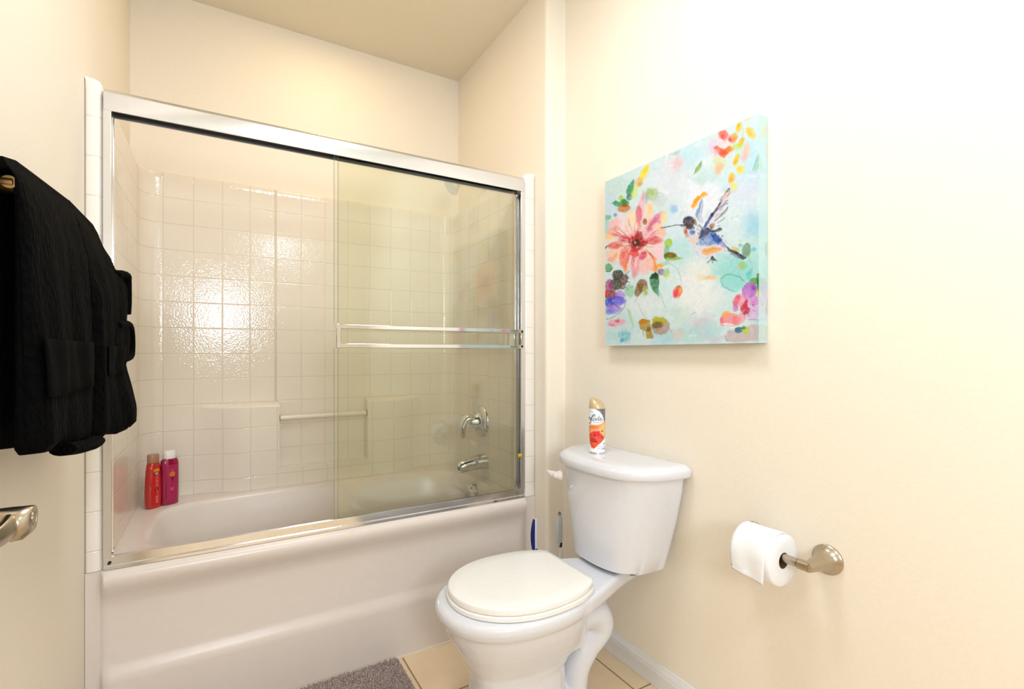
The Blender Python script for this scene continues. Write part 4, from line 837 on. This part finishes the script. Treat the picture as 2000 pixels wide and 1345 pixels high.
tk = [tank_ring(0.07, 0.188, 0.120, 0.4255), tank_ring(0.056, 0.206, 0.140, 0.430), tank_ring(0.040, 0.224, 0.158, 0.440), tank_ring(0.030, 0.228, 0.170, 0.50), tank_ring(0.022, 0.234, 0.193, 0.60), tank_ring(0.018, 0.240, 0.212, 0.70), tank_ring(0.018, 0.242, 0.218, 0.747)]
part('tank', loft(tk), M_porc, to, smooth=True, auto=50)
tl = [tank_ring(0.012, 0.246, 0.224, 0.748), tank_ring(0.008, 0.256, 0.234, 0.750), tank_ring(0.006, 0.259, 0.237, 0.756), tank_ring(0.006, 0.259, 0.238, 0.772), tank_ring(0.008, 0.255, 0.234, 0.778), tank_ring(0.014, 0.238, 0.222, 0.787), tank_ring(0.020, 0.228, 0.214, 0.790), tank_ring(0.05, 0.19, 0.16, 0.7905)]
part('tank_lid', loft(tl), M_porc, to, smooth=True, auto=60)
fl = part('flush_lever', lathe(W(0.214, 0.192, 0.693), (-0.80, 0.60, 0), [(-0.008, 0.019), (0.004, 0.019), (0.008, 0.016), (0.014, 0.013), (0.024, 0.010), (0.026, 0)], 24), mat('white_lever_plastic', (248, 236, 232), 0.25), to, smooth=True)
p0 = Vector(W(0.214, 0.192, 0.693)) + Vector((-0.80, 0.60, 0)) * 0.016
pth = [p0 + Vector((0.012, -0.01, 0)), p0 + Vector((-0.002, 0.022, 0.0)), p0 + Vector((-0.004, 0.045, 0.003)), p0 + Vector((-0.004, 0.056, 0.006))]
lv = part('handle_arm', tube(catmull(pth, 4), [0.011, 0.012, 0.0125, 0.0125, 0.012, 0.011, 0.010, 0.009, 0.008, 0.007, 0.005, 0.004, 0.003], 16, sy=0.6, side=(1, 0, 0)), bpy.data.materials['white_lever_plastic'], to, smooth=True, par=fl)

# ---------------------------------------------------------------- brushes standing in the gap between tub and tank
M_white = mat('white_plastic', (232, 240, 250), 0.3)
def brush(name, label, cat, x, y, grip_z, main, back_m, tip_m, head):
    t = thing(name, label, cat, (x, y, 0))
    gz0, gz1 = grip_z
    part('shaft', tube([(x, y, 0.05), (x, y, gz0 + 0.01)], 0.0055, 14), M_white, t, smooth=True)
    rings_f = []; rings_b = []
    for k in range(15):
        q = k / 14; z = gz0 + (gz1 - gz0) * q
        wd = 0.0055 + 0.0085 * math.sin(PI * min(1, q * 0.94 + 0.03)) ** 0.8
        bow = -0.004 * math.sin(PI * q)
        rings_f.append([(x + bow + wd * math.cos(a) * 0.9, y - 0.002 + 0.007 * math.sin(a) * wd / 0.014, z) for a in [2 * PI * i / 20 for i in range(20)]])
        rings_b.append([(x + bow - 0.0075 + wd * math.cos(a) * 0.85, y - 0.001 + 0.008 * math.sin(a) * wd / 0.014, z - 0.001) for a in [2 * PI * i / 20 for i in range(20)]])
    part('grip', loft(rings_f), main, t, smooth=True)
    part('grip_backing', loft(rings_b), back_m, t, smooth=True)
    part('ferrule', lathe((x, y, gz0 - 0.006), (0, 0, 1), [(0, 0.006), (0.004, 0.0075), (0.016, 0.0085), (0.020, 0.0070)], 16), tip_m, t, smooth=True)
    return t
M_blue = mat('navy_rubber', (14, 24, 110), 0.35); M_blk = mat('black_rubber', (18, 18, 20), 0.5); M_gr = mat('grey_plastic', (205, 214, 222), 0.3)
t = brush('toilet_brush', 'toilet brush with blue and white handle, standing beside the bathtub end', 'toilet brush', 1.092, 1.665, (0.345, 0.478), M_white, M_blue, M_blue, 0)
part('brush_head', lathe((1.092, 1.665, 0.02), (0, 0, 1), [(0, 0.018), (0.01, 0.034), (0.06, 0.036), (0.075, 0.02), (0.08, 0.008)], 24), M_white, t, smooth=True)
part('holder', lathe((1.092, 1.665, 0.0), (0, 0, 1), [(0, 0.050), (0.01, 0.052), (0.11, 0.045), (0.112, 0.043), (0.10, 0.041), (0.012, 0.045), (0.011, 0.0)], 32), M_white, t, smooth=True)
t = brush('plunger', 'plunger with grey handle and black collar, left of the toilet tank', 'plunger', 1.212, 1.660, (0.348, 0.474), M_gr, M_gr, M_blk, 1)
part('cup', lathe((1.212, 1.660, 0.0), (0, 0, 1), [(0, 0.056), (0.008, 0.060), (0.03, 0.052), (0.055, 0.030), (0.07, 0.014), (0.09, 0.009)], 32), M_blk, t, smooth=True)
part('hang_loop', tube(catmull([(1.208, 1.66, 0.472), (1.203, 1.66, 0.480), (1.208, 1.66, 0.487), (1.213, 1.66, 0.480), (1.209, 1.66, 0.472)], 4), 0.0018, 8), M_blk, t, smooth=True)

# ---------------------------------------------------------------- toilet paper holder and roll
PX, PZ = 1.210, 0.634
th = thing('toilet_paper_holder', 'brushed nickel toilet paper holder mounted on the right wall', 'toilet paper holder', (XR, 0.76, PZ))
for y, sg in ((0.655, 1), (0.849, -1)):
    m_ = part('mount', lathe((XR - 0.0005, y, PZ), (-1, 0, 0), [(0, 0.0365), (0.004, 0.0365), (0.006, 0.034), (0.010, 0.0325), (0.015, 0.0275), (0.022, 0.0225), (0.034, 0.0195), (0.050, 0.0175), (0.072, 0.0150), (0.084, 0.0135), (0.092, 0.0115), (0.095, 0.006), (0.0955, 0)], 40), M_nick, th, smooth=True)
    part('arm', tube([(PX, y - sg * 0.002, PZ), (PX, y + sg * 0.024, PZ)], 0.0125, 24), M_nick, th, smooth=True)
part('roller', tube([(PX, 0.681, PZ), (PX, 0.830, PZ)], 0.0108, 24), M_nick, th, smooth=True)
rl = thing('toilet_paper_roll', 'white toilet paper roll with a loose end, on the nickel holder', 'toilet paper', (PX, 0.772, PZ))
RR, RI, RY0, RY1 = 0.0640, 0.0200, 0.7160, 0.8260
CZr = PZ + RI * -0.36
def rollring(rad, y, wob=0.0): return [(PX + (rad + wob * math.sin(3 * a)) * math.cos(a), y, CZr + (rad + wob * math.sin(3 * a)) * math.sin(a)) for a in [2 * PI * i / 64 for i in range(64)]]
bm = loft([rollring(RI, RY0), rollring(RI + 0.003, RY0 - 0.0005), rollring(0.04, RY0 - 0.001), rollring(RR - 0.003, RY0), rollring(RR, RY0 + 0.003, 0.0006), rollring(RR, RY1 - 0.003, 0.0006), rollring(RR - 0.003, RY1), rollring(RI, RY1)], False, False)
part('sheets', bm, M_paper, rl, smooth=True, auto=50)
part('core', loft([rollring(RI, RY0 + 0.0005), rollring(RI, RY1 - 0.0005), rollring(RI - 0.0012, RY1 - 0.0005), rollring(RI - 0.0012, RY0 + 0.0005), rollring(RI, RY0 + 0.0005)], False, False), M_core, rl, smooth=True)
rings = []
for k in range(25):
    q = k / 24
    ang = math.radians(62 + 118 * min(1, q * 1.55)); rr = RR + 0.0022 + 0.001 * q
    dz = max(0, q - 0.645) / 0.355 * 0.050
    xx = PX + rr * math.cos(ang) - 0.004 * max(0, q - .6); zz_ = CZr + rr * math.sin(ang) - dz
    lo = RY0 + 0.006 + 0.004 * q; hi = RY1 - 0.0005 - 0.012 * q
    rings.append([(xx + 0.0012 * math.sin(9 * s_ + 5 * q), lo + (hi - lo) * s_, zz_ + (0.010 * s_ * q if q > .9 else 0)) for s_ in [i / 16 for i in range(17)]])
bm = loft(rings, False, False, closed=False)
o = part('loose_sheet', bm, M_paper, rl, smooth=True); sdm = o.modifiers.new('solid', 'SOLIDIFY'); sdm.thickness = 0.0012; sdm.offset = 0

# ---------------------------------------------------------------- bottles on the corner of the tub deck
def plastic(name, rgb, tr=0.35):
    m = mat(name, rgb, 0.12, coat=0.4)
    m.node_tree.nodes['Principled BSDF'].inputs['Transmission Weight'].default_value = tr
    return m
def flat_ring(cx, cy, a, b_, rot, z, n=2.6, N=40):
    return [(cx + math.cos(rot) * p[0] - math.sin(rot) * p[1], cy + math.sin(rot) * p[0] + math.cos(rot) * p[1], z) for p in superell(0, 0, a, b_, n, N, 0)]
def bottle(label, cx, cy, rot, prof, body_m, cap_m, capprof, shapes, base_col, dry):
    t = thing('shampoo_bottle', label, 'bottle', (cx, cy, ZR + 0.0006), 'bottles in the corner of the bathtub')
    z0 = ZR + 0.0006
    part('body', loft([flat_ring(cx, cy, a, b_, rot, z0 + z) for z, a, b_ in prof]), body_m, t, smooth=True, auto=60)
    part('cap', loft([flat_ring(cx, cy, a, b_, rot, z0 + z, 2.2) for z, a, b_ in capprof]), cap_m, t, smooth=True, auto=45)
    # printed front label, curved with the body
    la, lb, lz0, lz1 = dry
    nu_, nv_ = 90, 220
    u = np.linspace(-1, 1, nu_); v = np.linspace(0, 1, nv_); U, V_ = np.meshgrid(u, v)
    n_ = [vnoise(220, 20, 31)[:nv_, :nu_], vnoise(220, 20, 32)[:nv_, :nu_], vnoise(220, 60, 33)[:nv_, :nu_], vnoise(220, 60, 34)[:nv_, :nu_]]
    im = np.ones((nv_, nu_, 3)) * linarr(base_col)
    paint(im, U * 50 + 50, V_ * 300, shapes, n_)
    Z = lz0 + (lz1 - lz0) * (1 - V_)
    zs_ = [p[0] for p in prof]; A_ = np.interp(Z, zs_, [p[1] for p in prof]); B_ = np.interp(Z, zs_, [p[2] for p in prof])
    lx = U * la
    ly = -B_ * np.clip(1 - np.abs(lx / A_) ** 2.6, 0, 1) ** (1 / 2.6) - 0.0006
    P_l = np.stack([cx + math.cos(rot) * lx - math.sin(rot) * ly, cy + math.sin(rot) * lx + math.cos(rot) * ly, z0 + Z], -1)
    grid_mesh('label', P_l, im, vcol_mat('printed_label', 0.25), t)
    return t
S1 = [E_(50, 14, 34, 16, 0, (238, 150, 30), .95, 6, 4), E_(50, 40, 34, 16, 0, (40, 14, 20), .95, 6, 3)]
def scrib(x, y, col, w_=5): return L_(w_, [(x - 16, y - 6), (x - 6, y + 6), (x, y - 6), (x + 8, y + 5), (x + 16, y - 5)], col, .9, 2, 2)
S1 += [L_(5, [(28, 32), (38, 52), (46, 32)], (236, 226, 220), .95, 2, 0), L_(5, [(58, 32), (52, 42), (58, 52), (66, 42), (58, 32)], (236, 226, 220), .95, 2, 0)]
for y_ in (70, 86, 104, 122, 140): S1.append(scrib(50, y_, (236, 150, 140) if y_ % 4 else (240, 190, 180), 3))
S1 += [E_(45, 170, 26, 12, 20, (60, 30, 20), .8, 6, 5), E_(60, 190, 20, 14, 0, (200, 30, 30), .8, 6, 4), L_(5, [(40, 160), (55, 190), (50, 210)], (236, 200, 120), .8, 3, 2)] + [scrib(50, y_, (240, 180, 176), 3) for y_ in (228, 244, 260, 276)]
bottle('coral red shampoo bottle with brown cap, left of the magenta bottle', -0.2395, 2.478, 0.75,
       [(0, 0.026, 0.018), (0.004, 0.029, 0.020), (0.06, 0.0300, 0.021), (0.12, 0.0275, 0.0205), (0.155, 0.0250, 0.0195), (0.178, 0.0215, 0.0180), (0.186, 0.0150, 0.0140)],
       plastic('coral_plastic', (226, 52, 44)), mat('brown_cap_plastic', (176, 128, 104), 0.3), [(0.183, 0.0200, 0.0175), (0.185, 0.0208, 0.0180), (0.214, 0.0205, 0.0178), (0.217, 0.0190, 0.0165)],
       S1, (206, 26, 34), (0.017, 0, 0.012, 0.160))
S2 = [scrib(50, 20, (150, 20, 40), 5), scrib(50, 42, (220, 90, 120), 4), E_(52, 78, 28, 22, 0, (230, 130, 30), .95, 4, 3), P_([(32, 98), (72, 98), (54, 150)], (110, 14, 34), .95, 3, 1), scrib(50, 170, (120, 40, 70), 3), scrib(50, 196, (232, 100, 130), 6), scrib(50, 210, (232, 100, 130), 5), scrib(50, 226, (120, 20, 50), 4), scrib(50, 252, (140, 50, 90), 3), scrib(50, 268, (140, 50, 90), 3)]
bottle('magenta body wash bottle with white cap, right of the coral red bottle', -0.1865, 2.505, 0.55,
       [(0, 0.029, 0.017), (0.004, 0.0325, 0.019), (0.08, 0.0335, 0.0200), (0.165, 0.0335, 0.0200), (0.182, 0.0320, 0.0190), (0.190, 0.0260, 0.0165), (0.193, 0.0200, 0.0145)],
       plastic('magenta_plastic', (184, 22, 84)), mat('white_cap_plastic', (246, 242, 238), 0.25), [(0.190, 0.0228, 0.0170), (0.192, 0.0235, 0.0175), (0.219, 0.0225, 0.0170), (0.222, 0.0210, 0.0155)],
       S2, (178, 40, 92), (0.0190, 0, 0.016, 0.165))


# ---------------------------------------------------------------- bath mat
mt = thing('bath_mat', 'grey-brown shaggy bath mat on the tiles along the tub', 'bath mat', (0.12, 1.55, 0))
MX0, MX1, MY0, MY1 = -0.30, 0.562, 1.28, 1.794
M_mat = bpy.data.materials.new('taupe_chenille'); M_mat.use_nodes = True
nt = M_mat.node_tree; b = nt.nodes['Principled BSDF']; b.inputs['Roughness'].default_value = 0.95
g = nt.nodes.new('ShaderNodeNewGeometry'); n = nt.nodes.new('ShaderNodeTexNoise'); n.inputs['Scale'].default_value = 230; nt.links.new(g.outputs['Position'], n.inputs['Vector'])
r_ = nt.nodes.new('ShaderNodeValToRGB'); r_.color_ramp.elements[0].color = lin((140, 120, 112)) + (1,); r_.color_ramp.elements[1].color = lin((226, 208, 200)) + (1,)
r_.color_ramp.elements[0].position = 0.35; r_.color_ramp.elements[1].position = 0.65
nt.links.new(n.outputs[0], r_.inputs[0]); nt.links.new(r_.outputs[0], b.inputs['Base Color'])
part('backing', Box(MX0, MX1, MY0, MY1, 0.0005, 0.010), M_mat, mt, bevel=0.004)
rs = np.random.RandomState(3); nT = 26000
px_ = rs.uniform(MX0 + 0.002, MX1, nT); py_ = rs.uniform(MY0, MY1, nT)
# the corner in view is planted densely, the rest more thinly
px_[:17000] = rs.uniform(0.10, MX1, 17000); py_[:17000] = rs.uniform(1.50, MY1, 17000)
hh = rs.uniform(0.009, 0.015, nT); lx_ = rs.uniform(-0.004, 0.004, nT); ly_ = rs.uniform(-0.004, 0.004, nT); rr_ = rs.uniform(0.0012, 0.0018, nT)
V = np.zeros((nT, 7, 3))
for k in range(3):
    a = 2 * PI * k / 3 + px_ * 900
    V[:, k, 0] = px_ + rr_ * np.cos(a); V[:, k, 1] = py_ + rr_ * np.sin(a); V[:, k, 2] = 0.008
    V[:, 3 + k, 0] = px_ + lx_ * .6 + rr_ * np.cos(a); V[:, 3 + k, 1] = py_ + ly_ * .6 + rr_ * np.sin(a); V[:, 3 + k, 2] = 0.008 + hh * .75
V[:, 6, 0] = px_ + lx_; V[:, 6, 1] = py_ + ly_; V[:, 6, 2] = 0.008 + hh
V[:, :, 0] = np.clip(V[:, :, 0], MX0, MX1 + 0.004); V[:, :, 1] = np.clip(V[:, :, 1], MY0 - .004, MY1 + 0.006)
base = (np.arange(nT) * 7)[:, None]
q4 = np.concatenate([base + np.array([k, (k + 1) % 3, 3 + (k + 1) % 3, 3 + k]) for k in range(3)], 0)
t3 = np.concatenate([base + np.array([3 + k, 3 + (k + 1) % 3, 6]) for k in range(3)], 0)
me = bpy.data.meshes.new('pile'); me.from_pydata((V.reshape(-1, 3) - np.array(mt.location)).tolist(), [], q4.tolist() + t3.tolist())
me.materials.append(M_mat); o = bpy.data.objects.new('pile', me); C.objects.link(o); o.parent = mt; o['kind'] = 'stuff'

# ---------------------------------------------------------------- towel bar and two black towels
BX, BZ = -0.242, 1.372
tb = thing('towel_bar', 'brass towel bar on the left wall, nearly hidden under black towels', 'towel bar', (XL, 1.2, BZ))
M_brass = mat('aged_brass', (130, 100, 62), 0.35, 1.0)
part('bar', tube([(BX, 0.900, BZ), (BX, 1.50, BZ)], 0.0085, 18), M_brass, tb, smooth=True)
for y in (0.912, 1.49):
    part('post', lathe((XL + 0.0005, y, BZ), (1, 0, 0), [(0, 0.026), (0.006, 0.026), (0.012, 0.014), (0.07, 0.011), (0.085, 0.013), (0.098, 0.013), (0.105, 0.006)], 24), M_brass, tb, smooth=True)
def terry(name):
    m = bpy.data.materials.new(name); m.use_nodes = True
    nt = m.node_tree; b = nt.nodes['Principled BSDF']; b.inputs['Roughness'].default_value = 0.9
    b.inputs['Specular IOR Level'].default_value = 0.05
    b.inputs['Base Color'].default_value = (0.0012, 0.0012, 0.0013, 1)
    g = nt.nodes.new('ShaderNodeNewGeometry'); mp = nt.nodes.new('ShaderNodeMapping'); mp.inputs['Scale'].default_value = (150, 150, 70)
    nt.links.new(g.outputs['Position'], mp.inputs['Vector'])
    v = nt.nodes.new('ShaderNodeTexVoronoi'); nt.links.new(mp.outputs[0], v.inputs['Vector']); v.inputs['Scale'].default_value = 1.0
    bp = nt.nodes.new('ShaderNodeBump'); bp.inputs['Strength'].default_value = 1.0; bp.inputs['Distance'].default_value = 0.004
    nt.links.new(v.outputs['Distance'], bp.inputs['Height']); nt.links.new(bp.outputs[0], b.inputs['Normal'])
    return m
M_terry = terry('black_terry_loops')
def interp(tab, z):
    tab = sorted(tab)
    if z <= tab[0][0]: return tab[0][1]
    for (a, b_), (c_, d_) in zip(tab[:-1], tab[1:]):
        if z <= c_: return b_ + (d_ - b_) * (z - a) / (c_ - a)
    return tab[-1][1]
def towel(name, label, ys, front, ztop, zbot, ripple, seed, layers, band):
    """folded towel draped over the bar: closed cross-sections in XZ swept along the bar"""
    t = thing(name, label, 'towel', (BX, (ys[0] + ys[1]) / 2, 1.2), 'black towels on the towel bar')
    y0, y1 = ys; NS = 60; rings = []; NP = 34
    for i in range(NS + 1):
        s_ = i / NS; y = y0 + (y1 - y0) * s_
        e = min(s_, 1 - s_) * (y1 - y0); endk = min(1, e / 0.022) ** 0.5 if e < 0.022 else 1
        zt = interp(ztop, y); zb = interp(zbot, y); ring = []
        for k in range(NP):                      # front, from the top down
            q = k / (NP - 1); z = zt - 0.01 + (zb - zt + 0.01) * q
            xf = interp(front(y), z)
            rp = ripple * min(1, q * 2.2) * (math.sin(38 * y + 3 * q + seed) + 0.5 * math.sin(87 * y - 4 * q + seed * 2))
            x = xf + rp
            if q < 0.07: x = BX + (x - BX) * math.sin(PI / 2 * min(1, (q + 0.02) / 0.09))
            if q > 0.96: x -= 0.012 * ((q - 0.96) / 0.04) ** 2
            ring.append((x, z))
        # hollow saddle over the bar: inner faces hug it, outer faces carry the pile
        gi = 0.0110
        it = BZ + 0.0115
        xfb = BX + gi; xbb = BX - gi
        ring = [(xfb + max(0.002, (x - xfb)) * (0.35 + 0.65 * endk) if x > xfb else x, z) for x, z in ring]
        ring += [(xfb + 0.004, zb + 0.001), (xfb, zb + 0.008)] + [(xfb, zb + 0.01 + (it - 0.015 - zb) * k / 5) for k in range(1, 6)]
        ring += [(BX + 0.006, it), (BX - 0.006, it)] + [(xbb, it - 0.005 - (it - 0.015 - zb) * k / 5) for k in range(6)]
        for k in range(12):                      # outer back, from the bottom up
            q = k / 11; z = zb + 0.006 + (zt - 0.012 - zb - 0.006) * q
            ring.append((min(XL + 0.022 + 0.045 * q ** 2, xbb - 0.006), z))
        ring += [(BX - 0.012, zt - 0.002), (BX, zt)]
        yy = y
        rings.append([(x, yy + 0.003 * math.sin(30 * z), z) for x, z in ring])
    o = part('cloth', loft(rings), M_terry, t, smooth=True, auto=80)
    for m_, dz_ in layers:                       # folded-in layers that show as rolled edges below and at the side
        pts, rad = m_, dz_
        part('folded_edge', tube(catmull(pts, 6), rad, 14, sy=1.7, side=(1, 0, 0)), M_terry, t, smooth=True)
    z0, z1, ya, yb = band
    rings = []
    for i in range(31):
        y = ya + (yb - ya) * i / 30
        row = []
        for z in [z0 + (z1 - z0) * k / 6 for k in range(7)]:
            zt = interp(ztop, y); zb = interp(zbot, y); q = (zt - 0.01 - z) / (zt - 0.01 - zb)
            rp = ripple * min(1, q * 2.2) * (math.sin(38 * y + 3 * q + seed) + 0.5 * math.sin(87 * y - 4 * q + seed * 2))
            row.append((interp(front(y), z) + rp + 0.0015, y + 0.003 * math.sin(30 * z), z))
        rings.append(row)
    o = part('border_band', loft(rings, False, False, closed=False), M_band, t, smooth=True)
    sd = o.modifiers.new('solid', 'SOLIDIFY'); sd.thickness = 0.002; sd.offset = 1
    o['label'] = 'flat woven border band'
    return t
fA = lambda y: [(0.97, -0.200), (1.05, -0.202), (1.2, -0.206), (1.32, -0.214), (1.37, -0.224), (1.43, -0.238)]
towel('bath_towel', 'black ribbed towel folded over the near end of the towel bar', (0.880, 1.200), fA,
      [(0.880, 1.398), (0.93, 1.409), (1.0, 1.414), (1.215, 1.428)], [(0.880, 1.012), (0.95, 1.005), (0.972, 1.012), (0.985, 0.998), (1.06, 0.992), (1.12, 0.985), (1.16, 0.992), (1.215, 0.985)], 0.0035, 1.0,
      [([(-0.206, 0.985, 1.000), (-0.200, 1.03, 0.994), (-0.196, 1.10, 0.988), (-0.200, 1.16, 0.985)], 0.010)], (1.085, 1.165, 0.89, 1.17))
fT = [(0.967, -0.171), (1.019, -0.171), (1.07, -0.182), (1.117, -0.194), (1.144, -0.187), (1.194, -0.186), (1.219, -0.193), (1.256, -0.192), (1.305, -0.195), (1.329, -0.203), (1.335, -0.215), (1.353, -0.219), (1.40, -0.236), (1.43, -0.240)]
def fB(y):
    k = min(1, max(0, (y - 1.20) / 0.22)); k = k * k * (3 - 2 * k)
    return [(z, -0.198 + (x + 0.198) * k if z < 1.30 else interp(fA(y), z) * (1 - k) + x * k) for z, x in fT]
towel('bath_towel', 'black ribbed towel bunched at the far end of the towel bar, beside the shower', (1.203, 1.505), fB,
      [(1.19, 1.428), (1.40, 1.427), (1.45, 1.418), (1.505, 1.400)], [(1.19, 0.990), (1.25, 0.976), (1.30, 0.986), (1.34, 0.972), (1.40, 0.978), (1.505, 0.966)], 0.0030, 2.3,
      [([(-0.212, 1.42, 1.322), (-0.202, 1.47, 1.330), (-0.204, 1.500, 1.318), (-0.204, 1.503, 1.27), (-0.205, 1.50, 1.24)], 0.010),
       ([(-0.202, 1.36, 1.205), (-0.196, 1.45, 1.212), (-0.197, 1.498, 1.19), (-0.197, 1.500, 1.15), (-0.197, 1.47, 1.135), (-0.203, 1.38, 1.132)], 0.010)], (1.10, 1.16, 1.25, 1.40))
